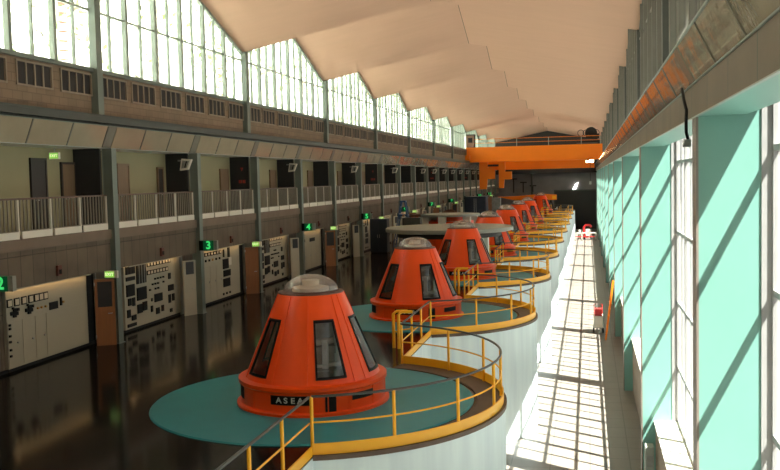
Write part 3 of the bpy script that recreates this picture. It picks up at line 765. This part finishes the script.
def clerestory(n, y0, X, side, z0, kind, lab):
    """window filling one roof bay between valleys at y0 and y0+BAY, glass in plane X"""
    deep = .16 if side < 0 else .24; s = -side
    b = MB()
    th = .075 if side < 0 else .06
    for c in range(1, 6):
        y = y0 + CELL * c; b.box(X - deep / 2, X + deep / 2, y - th, y + th, z0, topz(y) - .03)
    for c in range(6):
        y = y0 + CELL * (c + .5); b.box(X - .05, X + .05, y - .03, y + .03, z0, topz(y) - .03)
    b.box(X - .045, X + .045, y0 + .1, y0 + BAY - .1, 10.5, 10.56)
    ym = y0 + BAY / 2
    for ya, yb in ((y0, ym), (ym, y0 + BAY)):
        za = Z_EAVE if ya == y0 else Z_PEAK; zb = Z_PEAK if ya == y0 else Z_EAVE
        b.poly([(X - .06, ya, za - .14), (X - .06, yb, zb - .14), (X - .06, yb, zb), (X - .06, ya, za)], (.12, 0, 0))
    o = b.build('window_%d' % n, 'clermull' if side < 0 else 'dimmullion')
    struct(o, lab, 'window')
    MB().poly([(X - .008, y0, z0), (X - .008, y0 + BAY, z0), (X - .008, y0 + BAY, Z_EAVE - .05), (X - .008, ym, Z_PEAK - .05), (X - .008, y0, Z_EAVE - .05)], (.016, 0, 0)).build('pane', 'pane', o)
    return o
wn = 0
for i in range(len(VAL) - 1):
    w = 'beside the camera' if i < 2 else 'in the %s roof bay from the near end' % ordw(i - 2)
    wn += 1; clerestory(wn, VAL[i], XW, -1, 8.72, 0, 'tall gabled clerestory window on the left wall ' + w + ('' if i else ', behind it'))
for i in range(len(VAL) - 1):
    w = 'beside the camera' if i < 2 else 'in the %s roof bay from the near end' % ordw(i - 2)
    wn += 1; clerestory(wn, VAL[i], XR, 1, 6.8, 0, 'grey gabled clerestory window on the right wall ' + w + ('' if i else ', behind it'))

# folded roof
OHL, OHR = .15, 2.1  # unseen right overhang lengthened to keep sun out of the right clerestory
xl, xr = XW - OHL, XR + OHR
def zz(x, base): return base + Z_RISE * (1 - abs(x - XRID) / (XRID - XW))
b = MB(); ys = []
for i in range(len(VAL) - 1): ys += [(VAL[i], Z_EAVE), (VAL[i] + BAY / 2, Z_PEAK)]
ys.append((VAL[-1], Z_EAVE))
xs = [xl, XRID - .02, XRID + .02, xr]
for k in range(len(ys) - 1):
    (ya, ba), (yb, bb) = ys[k], ys[k + 1]
    for q in range(3):
        xa, xb = xs[q], xs[q + 1]
        g = .0 if q != 1 else .0
        b.poly([(xa, ya, zz(xa, ba)), (xb, ya, zz(xb, ba)), (xb, yb, zz(xb, bb)), (xa, yb, zz(xa, bb))], (0, 0, .22))
struct(b.build('ceiling', 'ceiling'), 'peach folded-plate ceiling of pitched zigzag panels', 'ceiling')
b = MB()
for k in range(0, len(ys) - 1):
    (ya, ba), (yb, bb) = ys[k], ys[k + 1]
    b.bar((XRID, ya, zz(XRID, ba) - .0), (XRID, yb, zz(XRID, bb) - .0), .035, .012)
struct(b.build('trim_ridge', 'slab'), 'thin seam strip along the ridge of the folded ceiling', 'trim')

# ------------------------------------------------------------------ end walls
b = MB().poly([(-16, Y_END, Z_LOW), (XR + .3, Y_END, Z_LOW), (XR + .3, Y_END, 11.2), (XRID, Y_END, 12.9), (-16, Y_END, 10.9)], (0, .4, 0))
o = struct(b.build('wall_end', 'greywall'), 'grey concrete far end wall of the hall', 'wall')
b = MB().poly([(-16, Y_BACK - .4, Z_LOW), (XR + .3, Y_BACK - .4, Z_LOW), (XR + .3, Y_BACK - .4, 11.2), (XRID, Y_BACK - .4, 12.9), (-16, Y_BACK - .4, 10.9)], (0, .4, 0))
struct(b.build('wall_back', 'cream_wall'), 'wall behind the camera', 'wall')
b = MB().poly([(-15.2, Y_END - .15, 8.2), (2.1, Y_END - .15, 8.2), (2.1, Y_END - .15, 10.9), (XRID, Y_END - .15, 12.6), (-15.2, Y_END - .15, 10.9)], (0, .15, 0))
struct(b.build('wall_gable', 'craneblack'), 'dark gable panel high on the far end wall', 'wall')
struct(MB().box(XR + .1, XR + .25, FIN[-2] + .42, Y_END, -1.69, 6.45).build('wall_sunstop', 'mint'), 'solid mint wall added to block the sun in the last bay on the right', 'wall')  # added in place of windows, keeps a sun streak off the end door
o = MB().box(-5.3, 1.7, Y_END - .12, Y_END, Z_LOW, 2.5).build('door_60', 'blackpanel'); struct(o, 'huge dark rolling door in the far end wall', 'door')
b = MB().box(-5.5, -5.3, Y_END - .2, Y_END, Z_LOW, 2.7); b.box(-5.3, 1.7, Y_END - .2, Y_END, 2.5, 2.7); b.build('door_frame', 'dkgreen', o)
o = MB().box(-15.2, 2.1, Y_END - 1.2, Y_END, 5.5, 8.2).build('beam_end', 'craneblack'); struct(o, 'dark beam across the far end wall', 'beam')
t = thing('wall_glow', 'bright white glowing shape on the far end wall above the dark door', 'glow', (-2.0, Y_END - .1, 0))
MB().box(-.5, .5, -.1, .1, 3.0, 3.1).build('bracket', 'steel', t)
MB().poly([(-.45, -.25, 2.75), (.15, -.25, 2.8), (.5, -.25, 3.9), (.05, -.25, 3.7)], (0, .15, 0)).build('glow_shape', 'whiteglow', t)  # bright spot on the end wall, put in as an emissive shape
for k, x in enumerate((-12.2, -10.6, -9.0)):
    t = thing('wall_equipment', 'dark pipe bracket on the grey end wall, %s from the left' % ordw(k), 'bracket', (x, Y_END, 0), 0, 'brackets on the end wall')
    MB().box(-.5, .6, -.2, 0, 4.6 - .6 * k, 4.8 - .6 * k).build('arm', 'craneblack', t); MB().box(-.1, .1, -.25, 0, 2.4, 4.6 - .6 * k).build('pipe', 'craneblack', t)
b = MB().box(-9.3, -9.0, Y_END - .25, Y_END, 0, 8); struct(b.build('trim_1', 'dkgreen'), 'vertical dark pilaster on the far end wall', 'trim')

# ------------------------------------------------------------------ right wall
for k, y in enumerate(FIN):
    w = 'behind the camera' if k == 0 else '%s from the camera' % ordw(k - 1)
    b = MB().box(XI + .02, 2.0, y, y + .42, Z_LOW, 5.735).box(2.0, XR, y, y + .42, Z_LOW, 6.17)
    o = struct(b.build('pillar', 'mint'), 'mint green wall fin between the tall right windows, ' + w, 'pillar')
    MB().box(XR, XR + .16, y - .02, y + .44, Z_LOW, 6.45).build('jamb', 'winframe', o)
    MB().box(XI - .01, XI + .02, y - .005, y + .425, Z_LOW, 5.73).build('edge_cover', 'edge', o)
b = MB().box(XI, XI + .3, Y_BACK, Y_END, 5.80, 6.17).box(XI, XI + .02, Y_BACK, Y_END, 5.73, 5.80)
struct(b.build('beam_lintel', 'lintel'), 'tan concrete lintel above the right windows', 'beam')
struct(MB().box(XI - .03, XI + .01, Y_BACK, Y_END, 5.722, 5.735).build('trim_2', 'mullion'), 'pale metal edge strip along the bottom of the lintel', 'trim')
struct(MB().box(XI + .02, 2.0, Y_BACK, Y_END, 5.735, 5.8).build('ceiling_soffit', 'mint'), 'mint green soffit above the right windows', 'ceiling')
struct(MB().box(XI + .1, XR, Y_BACK, Y_END, 6.17, 6.69).box(XR, XR + .3, Y_BACK, Y_END, 6.45, 6.69).build('wall_right', 'slab'), 'beam wall behind the right diffuser band', 'wall')
struct(MB().box(1.74, XR + .45, Y_BACK, Y_END, Z_LOW, -1.73).build('wall_sill', 'slab'), 'low wall under the right windows', 'wall')
struct(MB().box(1.70, XR + .45, Y_BACK, Y_END, -1.73, -1.69).build('trim_3', 'white'), 'white sill along the right windows', 'trim')
struct(MB().box(XI - .1, XR + .2, Y_BACK, Y_END, 6.69, 6.8).build('beam_rail', 'mullion'), 'grey crane rail ledge on the right wall', 'beam')
def rtrough():
    t = thing('diffuser_band', 'x', 'light fixture')
    L = BAY / 2
    MB().box(XI - .02, XI + .1, 0, L, 6.17, 6.19).build('bottom_frame', 'col', t); MB().box(XI - .24, XI + .1, 0, L, 6.66, 6.69).build('top_frame', 'col', t)
    n = 3; w = (L - .5) / n
    def sl(y0, y1, m, nm, o): MB().poly([(XI + .01 - o, y0, 6.19), (XI - .22 - o, y0, 6.66), (XI - .18 - o, y0, 6.66), (XI + .05 - o, y0, 6.19)], (0, y1 - y0, 0)).build(nm, m, t)
    sl(0, .5, 'cover', 'column_cover', .008)
    for i in range(n):
        sl(.5 + w * i + .04, .5 + w * (i + 1) - .04, 'reflector', 'diffuser_panel', 0)
        if i: sl(.5 + w * i - .02, .5 + w * i + .02, 'dimmullion', 'divider', .01)
    return t
rt = rtrough(); first = True
for k in range(2 * (len(FIN) - 1) + 1):
    y = FIN[0] + .2 + BAY / 2 * k
    if y + BAY / 2 < 5: continue
    o = rt if first else dup(rt); first = False
    o.location = (0, y, 0); o['label'] = 'glossy diffuser band above the right lintel, %s section from the camera' % ordw(k - 1 if k else 0); o['group'] = 'diffuser bands on the right wall'
Z_TR = [5.30, 3.44, 1.55, -.2]
for k in range(len(FIN) - 1):
    y0 = (FIN[k - 1] + .42) if k else Y_BACK; y1 = FIN[k]
    if k == 0: w = 'behind the camera'
    else: w = 'before the %s mint fin from the camera' % ordw(k - 1)
    b = MB(); L = y1 - y0; nm = 6; XG = XR + .18
    for i in range(nm + 1):
        y = y0 + L * i / nm; b.box(XG - .05, XG + (.13 if 0 < i < nm else .03), y - .06, y + .06, -1.69, 6.45)
        if i < nm: y = y0 + L * (i + .5) / nm; b.box(XG - .02, XG + .08, y - .025, y + .025, -1.69, 6.45)
    for z in Z_TR: b.box(XG - .045, XG + .03, y0, y1, z - .04, z + .04)
    b.box(XG - .05, XG + .05, y0, y1, -1.69, -1.6); b.box(XG - .05, XG + .05, y0, y1, 6.38, 6.45)
    wn += 1; o = b.build('window_%d' % wn, 'winframe'); struct(o, 'tall right window with pale mullions ' + w, 'window')
    MB().box(XG + .0, XG + .012, y0, y1, -1.69, 6.45).build('pane', 'pane', o)
y0 = FIN[-1] + .42
# hanging cable near the camera on the right
t = thing('cable', 'dark cable looping down the tan lintel to a small box on the right', 'cable')
MB().tube([(XI - .06, 13.6, 6.2), (XI - .07, 13.3, 6.02), (XI - .06, 13.05, 5.86), (XI - .07, 13.0, 5.72), (XI - .06, 13.08, 5.56), (XI - .04, 13.05, 5.46)], .022, 6).build('cord', 'black', t, smooth=60)
MB().box(XI - .1, XI - .01, 12.95, 13.15, 5.36, 5.46).build('junction_box', 'machine', t)

# ------------------------------------------------------------------ overhead crane
YC = 115.4
cr = thing('overhead_crane', 'big orange overhead travelling crane spanning the hall under the ceiling', 'crane', (0, YC, 0))
b = MB().box(-15.0, 1.85, 0, 1.3, 7.05, 8.9); b.box(-15.0, 1.85, -.12, 1.42, 8.82, 8.9); b.box(-15.0, 1.85, -.1, 1.4, 7.0, 7.08)
b.build('girder', 'crane', cr)
b = MB().box(-13.6, .9, 3.6, 4.9, 6.0, 8.5); b.build('girder', 'crane', cr)
MB().box(-15.1, -14.55, -.6, 5.6, 7.25, 7.9).build('end_carriage', 'crane', cr); MB().box(1.4, 2.0, -.6, 5.6, 7.05, 7.8).build('end_carriage', 'crane', cr)
for x in (-14.83, 1.7):
    for y in (-.2, 5.2):
        o = MB().lathe([(0, -.08), (.2, -.08), (.2, .08), (0, .08)], seg=16).build('wheel', 'craneblack', cr); o.rotation_euler = (0, pi / 2, 0); o.location = (x, y, 7.22)
b = MB().tube([(-14.4, 0, 9.9), (1.7, 0, 9.9)], .035, 6); b.tube([(-14.4, 0, 9.4), (1.7, 0, 9.4)], .03, 6)
b.build('walkway_rail', 'crane', cr)
for x in (-12.6, -8.65, -4.7, -.7, 1.6): MB().tube([(x, 0, 8.9), (x, 0, 9.95)], .05, 6).build('rail_post', 'grey', cr)
cbn = MB().box(-14.95, -14.0, -.2, 1.0, 8.9, 10.4).build('electrics_cabin', 'brown', cr); MB().box(-15.0, -13.95, -.25, 1.05, 10.4, 10.55).build('cabin_roof', 'craneblack', cbn)
MB().box(-14.75, -14.2, -.22, -.2, 9.5, 10.1).build('cabin_window', 'black', cbn)
tl = MB().box(-1.3, 1.3, .5, 4.2, 9.1, 9.8).build('trolley', 'craneblack', cr)
o = MB().lathe([(0, -.9), (.75, -.9), (.75, .9), (0, .9)], seg=20).build('drum', 'craneblack', tl, smooth=40); o.rotation_euler = (pi / 2, 0, 0); o.location = (.5, 2, 10.3)
for x in (-.75, -.1, 1.1):
    o = MB().lathe([(.34, -.06), (.42, -.06), (.42, .06), (.34, .06), (.34, -.06)], seg=20).build('cable_reel', 'craneblack', tl, smooth=40); o.rotation_euler = (pi / 2, 0, 0); o.location = (x, .6, 10.3)
MB().box(.9, 1.5, .7, 2.0, 9.6, 10.2).build('motor', 'craneblack', tl)
hb = MB().poly([(-13.6, 1.5, 3.55), (-12.7, 1.5, 3.55), (-12.55, 1.5, 4.85), (-11.6, 1.5, 4.85), (-11.6, 1.5, 6.1), (-12.5, 1.5, 6.3), (-12.5, 1.5, 7.05), (-13.6, 1.5, 7.05)], (0, .6, 0)).build('hanger', 'crane', cr)
hb = MB().poly([(-11.1, 1.5, 3.65), (-10.5, 1.5, 3.65), (-10.4, 1.5, 4.75), (-9.45, 1.5, 4.75), (-9.45, 1.5, 5.75), (-10.3, 1.5, 5.75), (-10.3, 1.5, 7.05), (-11.1, 1.5, 7.05)], (0, .6, 0)).build('hanger', 'crane', cr)
MB().box(-12.6, -11.1, 1.6, 2.0, 6.45, 6.7).build('cross_bar', 'craneblack', cr)
lp = MB().box(-.2, .9, -.5, -.1, 6.55, 7.0).build('glow_box', 'craneblack', cr)  # box for the glowing faces that put in a bright spot under the girder
MB().box(.25, .75, -.52, -.5, 6.6, 6.95).build('glow_face', 'glow', lp); MB().box(-.15, .12, -.52, -.5, 6.6, 6.85).build('glow_face', 'glow', lp)
MB().tube([(.35, -.3, 6.6), (.35, -.3, 4.3)], .03, 6).build('pendant_cable', 'craneblack', cr); MB().box(.22, .48, -.42, -.18, 3.9, 4.3).build('pendant_control', 'steel', cr)

# ------------------------------------------------------------------ equipment standing between the cones
t = thing('cover_plate', 'wide round grey cover plate on white pedestals behind the third cone', 'cover plate', (-7.85, 52.0, 0))
MB().lathe([(0, 2.32), (3.62, 2.24), (3.68, 2.2), (3.68, 2.02), (3.5, 1.98), (0, 1.98)], seg=56).build('disc', 'grey', t, smooth=30)
MB().lathe([(3.0, 1.98), (3.0, 1.7), (2.9, 1.7), (2.9, 1.98)], seg=48).build('stiffener_ring', 'craneblack', t, smooth=30)
for a in (-50, -24, 55, 140, 230):
    x, y = (2.2 if a == -24 else 2.8) * cos(radians(a)), 2.8 * sin(radians(a))
    p_ = MB().box(x - .38, x + .38, y - .3, y + .3, 0, 1.7).build('pedestal', 'white', t, bevel=.02)
    MB().box(x - .45, x + .45, y - .37, y + .37, 0, .08).build('foot', 'craneblack', p_)
t = thing('rotor_hub', 'orange ring stack topped by a pale grey disc, beyond the cover plate', 'rotor hub', (-9.35, 62.5, 0))
MB().lathe([(0, 0), (1.62, 0), (1.62, 2.1), (0, 2.1)], seg=40).build('lower_ring', 'orange', t, smooth=30)
for a in range(0, 360, 60):
    x, y = 1.7 * cos(radians(a + 20)), 1.7 * sin(radians(a + 20))
    MB().box(x - .25, x + .25, y - .25, y + .25, 1.5, 2.42).build('leg', 'white', t)
MB().lathe([(0, 1.5), (.95, 1.5), (.95, 2.42), (0, 2.42)], seg=32).build('hub', 'orange', t, smooth=30)
MB().lathe([(0, 2.42), (2.05, 2.42), (2.05, 2.58), (0, 2.62)], seg=40).build('disc', 'grey', t, smooth=30)
t = thing('orange_frame', 'low orange frame beside the pale rotor disc', 'frame', (-11.6, 65.5, 0))
for x in (-.8, .8):
    for y in (-.8, .8): MB().box(x - .09, x + .09, y - .09, y + .09, 0, 2.3).build('leg', 'orange', t)
MB().box(-1.0, 1.0, -1.0, 1.0, 2.3, 2.45).build('top', 'brown', t)
t = thing('step_ladder', 'tall dark blue A-frame ladder by the left wall', 'ladder', (-12.45, 61.5, 0))
for s in (-1, 1):
    for q in (-1, 1): MB().bar((s * .75, q * .45, 0), (s * .14, q * .2, 3.5), .09, .06).build('rail', 'blue', t)
for k in range(7):
    z = .4 + .45 * k; f = 1 - z / 3.6
    MB().box(-(.14 + .61 * f), -(.10 + .55 * f), -(.2 + .25 * f), .2 + .25 * f, z, z + .05).build('rung', 'blue', t)
MB().box(-.2, .2, -.24, .24, 3.46, 3.56).build('top_step', 'blue', t); MB().box(-.35, .35, -.3, .3, 2.5, 2.62).build('tool_shelf', 'blue', t)
t = thing('gas_bottle', 'pale cylinder standing under the blue A-frame ladder', 'cylinder', (-12.25, 60.5, 0))
MB().lathe([(0, 0), (.24, 0), (.24, 2.1), (.2, 2.3), (.08, 2.4), (.08, 2.5), (0, 2.5)], seg=20).build('body', 'white', t, smooth=40); MB().box(-.07, .07, -.05, .05, 2.5, 2.62).build('valve', 'brass', t)
for k, (x, y, w, h, mm, lab) in enumerate(((-14.05, 61.0, .6, 2.35, 'tank', 'dark blue-black cabinet left of the blue ladder'), (-11.3, 58.7, .6, 2.5, 'dkgreen', 'dark green cabinet right of the blue ladder'))):
    t = thing('tool_cabinet', lab, 'cabinet', (x, y, 0))
    MB().box(-w, w, -.4, .4, .06, h).build('body', mm, t, bevel=.02); MB().box(-w + .04, w - .04, -.36, .36, 0, .06).build('plinth', 'black', t)
    for s in (-1, 1):
        d = MB().box(min(0, s * w * .95) + .01, max(0, s * w * .95) - .01, -.42, -.4, .12, h - .08).build('door', mm, t); MB().box(s * .07 - .015, s * .07 + .015, -.45, -.42, h * .45, h * .55).build('handle', 'steel', d)
t = thing('storage_container', 'dark navy blue container standing far down the hall', 'container', (-11.35, 95, 0))
MB().box(-1.15, 1.05, -1.2, 1.2, .15, 3.1).build('body', 'tank', t, bevel=.03)
for x in (-1.0, .9):
    for y in (-1.05, 1.05): MB().box(x - .1, x + .1, y - .1, y + .1, 0, .15).build('foot', 'black', t)
for s in (-1, 1):
    d = MB().box(-.05 + min(0, s * 1.0) + .03, -.05 + max(0, s * 1.0) - .03, -1.23, -1.2, .3, 2.95).build('door', 'tank', t); MB().tube([(-.05 + s * .1, -1.26, .4), (-.05 + s * .1, -1.26, 2.9)], .02, 6).build('lock_bar', 'steel', d)
t = thing('control_cabinet', 'grey cabinet right of the navy blue container', 'cabinet', (-9.4, 96, 0))
MB().box(-.45, .45, -.4, .4, 0, 2.9).build('body', 'machine', t, bevel=.02); MB().box(-.4, .4, -.42, -.4, .1, 2.8).build('door', 'machine', t)
t = thing('lifting_beam', 'long orange lifting beam on trestles before the end wall', 'lifting beam', (-7.4, 128, 0))
MB().poly([(-5.0, 0, 2.3), (-2.5, 0, 1.75), (3.2, 0, 1.75), (3.2, 0, 2.45), (1.5, 0, 2.6), (-2.5, 0, 2.35)], (0, .6, 0)).build('beam', 'crane', t)
for x in (-2.2, 2.4):
    for s in (-1, 1): MB().bar((x + s * .5, .3, 0), (x, .3, 1.75), .14, .14).build('trestle_leg', 'craneblack', t)
MB().box(2.6, 3.1, -.05, .65, 1.9, 2.3).build('hook_plate', 'yellow', t)
for k, (x, y, h) in enumerate(((-12.9, 78, 1.9), (-13.2, 88, 2.0), (-12.2, 104, 2.2))):
    t = thing('spool_stand', 'brown cable drum standing by the left wall, %s beyond the blue ladder' % ordw(k), 'cable drum', (x, y, 0), 0, 'cable drums by the left wall')
    o = MB().lathe([(0, -.45), (h / 2, -.45), (h / 2, -.38), (h / 3, -.38), (h / 3, .38), (h / 2, .38), (h / 2, .45), (0, .45)], seg=28).build('reel', 'brown', t, smooth=30); o.rotation_euler = (pi / 2, 0, 0); o.location = (0, 0, h / 2)
    o = MB().lathe([(h / 3 + .1, -.36), (h / 3 + .12, 0), (h / 3 + .1, .36)], seg=28).build('cable_winding', 'black', t, smooth=40); o.rotation_euler = (pi / 2, 0, 0); o.location = (0, 0, h / 2)

# ------------------------------------------------------------------ things on the sunlit aisle
t = thing('floor_machine', 'red and white machine behind the barrier at the far end of the aisle', 'machine', (-.05, 129.5, Z_LOW))
MB().box(-.55, .55, -.7, .7, .25, 1.0).build('chassis', 'red', t, bevel=.05)
MB().tube([(-.5, -.3, .9), (-.5, -.3, 1.7), (-.25, -.3, 2.0), (.3, -.3, 2.0), (.55, -.3, 1.7)], .16, 8).build('hood', 'red', t, smooth=50)
MB().box(-.25, .5, -.76, -.6, .5, 1.45).build('white_panel', 'white', t, bevel=.02)
for x in (-.45, .45):
    for y in (-.5, .5):
        o = MB().lathe([(0, -.08), (.25, -.08), (.25, .08), (0, .08)], seg=16).build('wheel', 'black', t); o.rotation_euler = (0, pi / 2, 0); o.location = (x, y, .25)
for k, x in enumerate((-1.15, -.72)):
    t = thing('white_drum', 'white drum left of the red machine, ' + ('nearer the pit wall' if k == 0 else 'next to the machine'), 'drum', (x, 129.6, Z_LOW), 0, 'white drums by the red machine')
    MB().lathe([(0, 0), (.17, 0), (.17, 1.25), (.12, 1.3), (0, 1.3)], seg=18).build('body', 'white', t, smooth=40); MB().lathe([(.175, .4), (.185, .45), (.175, .5)], seg=18).build('hoop', 'grey', t)
t = thing('barrier', 'red and white barrier across the far end of the aisle', 'barrier', (0, 127.5, Z_LOW))
b = MB().box(-1.8, 1.1, -.03, .03, .95, 1.08); b.build('top_rail', 'white', t)
MB().box(-1.8, 1.1, -.03, .03, .45, .55).build('mid_rail', 'red', t)
for x in (-1.75, -.8, .15, 1.05): p_ = MB().box(x - .04, x + .04, -.04, .04, 0, 1.1).build('post', 'white', t); MB().box(x - .12, x + .12, -.25, .25, 0, .05).build('foot', 'black', p_)
t = thing('ladder', 'orange ladder leaning against a mint fin beside the sunlit aisle', 'ladder', (.88, 50.0, Z_LOW))
for y in (-.22, .22): MB().bar((0, y, 0), (.42, y, 3.2), .09, .07).build('stile', 'crane', t)
for k in range(9):
    z = .3 + .33 * k; MB().tube([(.42 * z / 3.2, -.22, z), (.42 * z / 3.2, .22, z)], .022, 6).build('rung', 'crane', t)
t = thing('hand_trolley', 'white and red trolley standing beside the orange ladder', 'trolley', (.55, 52.5, Z_LOW))
MB().box(-.3, .25, -.55, .55, .3, .4).build('deck', 'white', t); MB().box(-.28, .23, -.5, .5, .4, .95).build('crate', 'white', t, bevel=.02); MB().box(-.22, .18, -.35, .4, .95, 1.3).build('toolbox', 'red', t, bevel=.02)
MB().tube([(-.25, .55, .35), (-.25, .6, 1.5), (.2, .6, 1.5), (.2, .55, .35)], .025, 6).build('handle', 'red', t, smooth=50)
for x in (-.28, .23):
    for y in (-.42, .42):
        o = MB().lathe([(0, -.04), (.15, -.04), (.15, .04), (0, .04)], seg=14).build('wheel', 'black', t); o.rotation_euler = (0, pi / 2, 0); o.location = (x, y, .15)
t = thing('fire_box', 'small red box on the low wall under the right windows', 'fire box', (1.74, 51.8, 0))
MB().box(-.22, 0, -.25, .25, -3.6, -3.1).build('housing', 'red', t, bevel=.015); MB().box(-.235, -.22, -.12, .12, -3.45, -3.25).build('plate', 'white', t)
t = thing('metal_cabinet', 'narrow grey metal box at the foot of the second mint fin', 'cabinet', (1.53, 24.5, Z_LOW))
MB().box(-.11, .11, -.2, .2, 0, 1.72).build('body', 'grey', t, bevel=.01); MB().box(-.12, -.11, -.15, .15, .15, 1.6).build('door', 'grey', t); MB().box(-.08, .08, -.215, -.2, 1.2, 1.5).build('label_plate', 'machine', t)

# ------------------------------------------------------------------ outside
b = MB(); nx, ny = 26, 90; rnd = random.Random(3); grid = [[(-15.95, -20 + 260 * k / ny, 4.2) for k in range(ny + 1)], [(-18.0, -20 + 260 * k / ny, 4.2) for k in range(ny + 1)]]
for i in range(nx + 1):
    row = []
    for k in range(ny + 1):
        x = -18.5 - 45 * (i / nx); y = -20 + 260 * k / ny
        z = 4.5 + 1.05 * (-18.5 - x) + (rnd.random() - .5) * 1.6 * min(1, i / 2)
        row.append((x + (rnd.random() - .5) * .8 * min(1, i), y, z))
    grid.append(row)
for i in range(nx + 2):
    for k in range(ny): b.quad(grid[i][k], grid[i + 1][k], grid[i + 1][k + 1], grid[i][k + 1])
struct(b.build('hillside', 'hill', recalc=False), 'bright rocky hillside outside the left clerestory', 'hillside')
b = MB().box(XR + .45, 160, -120, 300, Z_LOW - .5, Z_LOW - .1); struct(b.build('ground', 'ground'), 'bright ground outside the right windows', 'ground')
b = MB(); rnd = random.Random(11)
for k in range(420):
    s = rnd.random(); x = -19.5 - 24 * s; y = rnd.uniform(10, 180); z = 4.7 + 1.05 * (-18.5 - x)
    for q in range(9):
        dx, dy, dz = rnd.uniform(-.7, .7), rnd.uniform(-.7, .7), rnd.uniform(.1, 1.6)
        a = Vector((x + dx, y + dy, z + dz)); u = Vector((rnd.uniform(-1, 1), rnd.uniform(-1, 1), rnd.uniform(-1, 1))).normalized() * .28; v = u.cross(Vector((rnd.random(), .3, 1))).normalized() * .14
        b.quad(a - u, a + v, a + u, a - v)
o = b.build('undergrowth', 'leaf', recalc=False); tag(o, 'scrubby leaves growing on the hillside outside the left windows', 'undergrowth', None, 'stuff')
def mast():
    t = thing('lattice_mast', 'x', 'mast')
    b = MB().box(-.16, -.12, -.02, .02, 4.2, 12.2); b.box(.12, .16, -.02, .02, 4.2, 12.2); b.build('uprights', 'machine', t)
    b = MB()
    for k in range(26): b.box(-.12, .12, -.02, .02, 4.3 + .3 * k, 4.36 + .3 * k)
    b.build('rungs', 'brown', t)
    return t
ms = mast(); first = True
for j in range(5, len(COL)):
    o = ms if first else dup(ms); first = False
    o.location = (-16.5, COL[j] + .5, 0); o.rotation_euler = (0, 0, radians(50)); o['label'] = 'slim rung mast outside the left clerestory, %s from the near end' % ordw(j - 5); o['group'] = 'rung masts outside the clerestory'

# ------------------------------------------------------------------ light
W = bpy.data.worlds.new('sky'); bpy.context.scene.world = W; W.use_nodes = True
bg = W.node_tree.nodes['Background']; bg.inputs[0].default_value = (.98, .98, .93, 1); bg.inputs[1].default_value = .75
sd = bpy.data.lights.new('sun', 'SUN'); sd.energy = 52; sd.angle = radians(.55); sd.color = (1, .95, .87)
so = bpy.data.objects.new('sun', sd); C.objects.link(so); so.rotation_euler = Vector((-1, .62, -1.95)).to_track_quat('-Z', 'Y').to_euler()
def portal(x, z, h, face):
    d = bpy.data.lights.new('window_portal', 'AREA'); d.shape = 'RECTANGLE'; d.size = h; d.size_y = Y_END - Y_BACK; d.cycles.is_portal = True
    o = bpy.data.objects.new('window_portal', d); C.objects.link(o); o.location = (x, (Y_END + Y_BACK) / 2, z)
    o.rotation_euler = (0, face * pi / 2, 0)
portal(XW - .25, 10.8, 4.4, -1); portal(XR + .35, 2.0, 7.6, 1); portal(XR + .35, 10, 6.2, 1)

# ------------------------------------------------------------------ camera
cam = bpy.data.cameras.new('camera'); co = bpy.data.objects.new('camera', cam); C.objects.link(co); bpy.context.scene.camera = co
F, YAW, PITCH, ROLL = 907.346, .215220551, .0603725594, -.0231708365
cam.sensor_width = 36; cam.sensor_fit = 'HORIZONTAL'; cam.lens = F * 36 / 780; cam.clip_end = 1000
fw = Vector((-sin(YAW) * cos(PITCH), cos(YAW) * cos(PITCH), -sin(PITCH))); r0 = Vector((cos(YAW), sin(YAW), 0)); u0 = r0.cross(fw)
r = cos(ROLL) * r0 + sin(ROLL) * u0; u = -sin(ROLL) * r0 + cos(ROLL) * u0
mw = Matrix((r, u, -fw)).transposed().to_4x4(); mw.translation = (0, 0, 5); co.matrix_world = mw

sc = bpy.context.scene
sc.view_settings.view_transform = 'Standard'; sc.view_settings.look = 'None'; sc.view_settings.gamma = 1
sc.view_settings.exposure = 0.17
sc.cycles.use_denoising = True
sc.cycles.max_bounces = 12; sc.cycles.diffuse_bounces = 6; sc.cycles.glossy_bounces = 4; sc.cycles.transparent_max_bounces = 16
sc.cycles.sample_clamp_indirect = 12
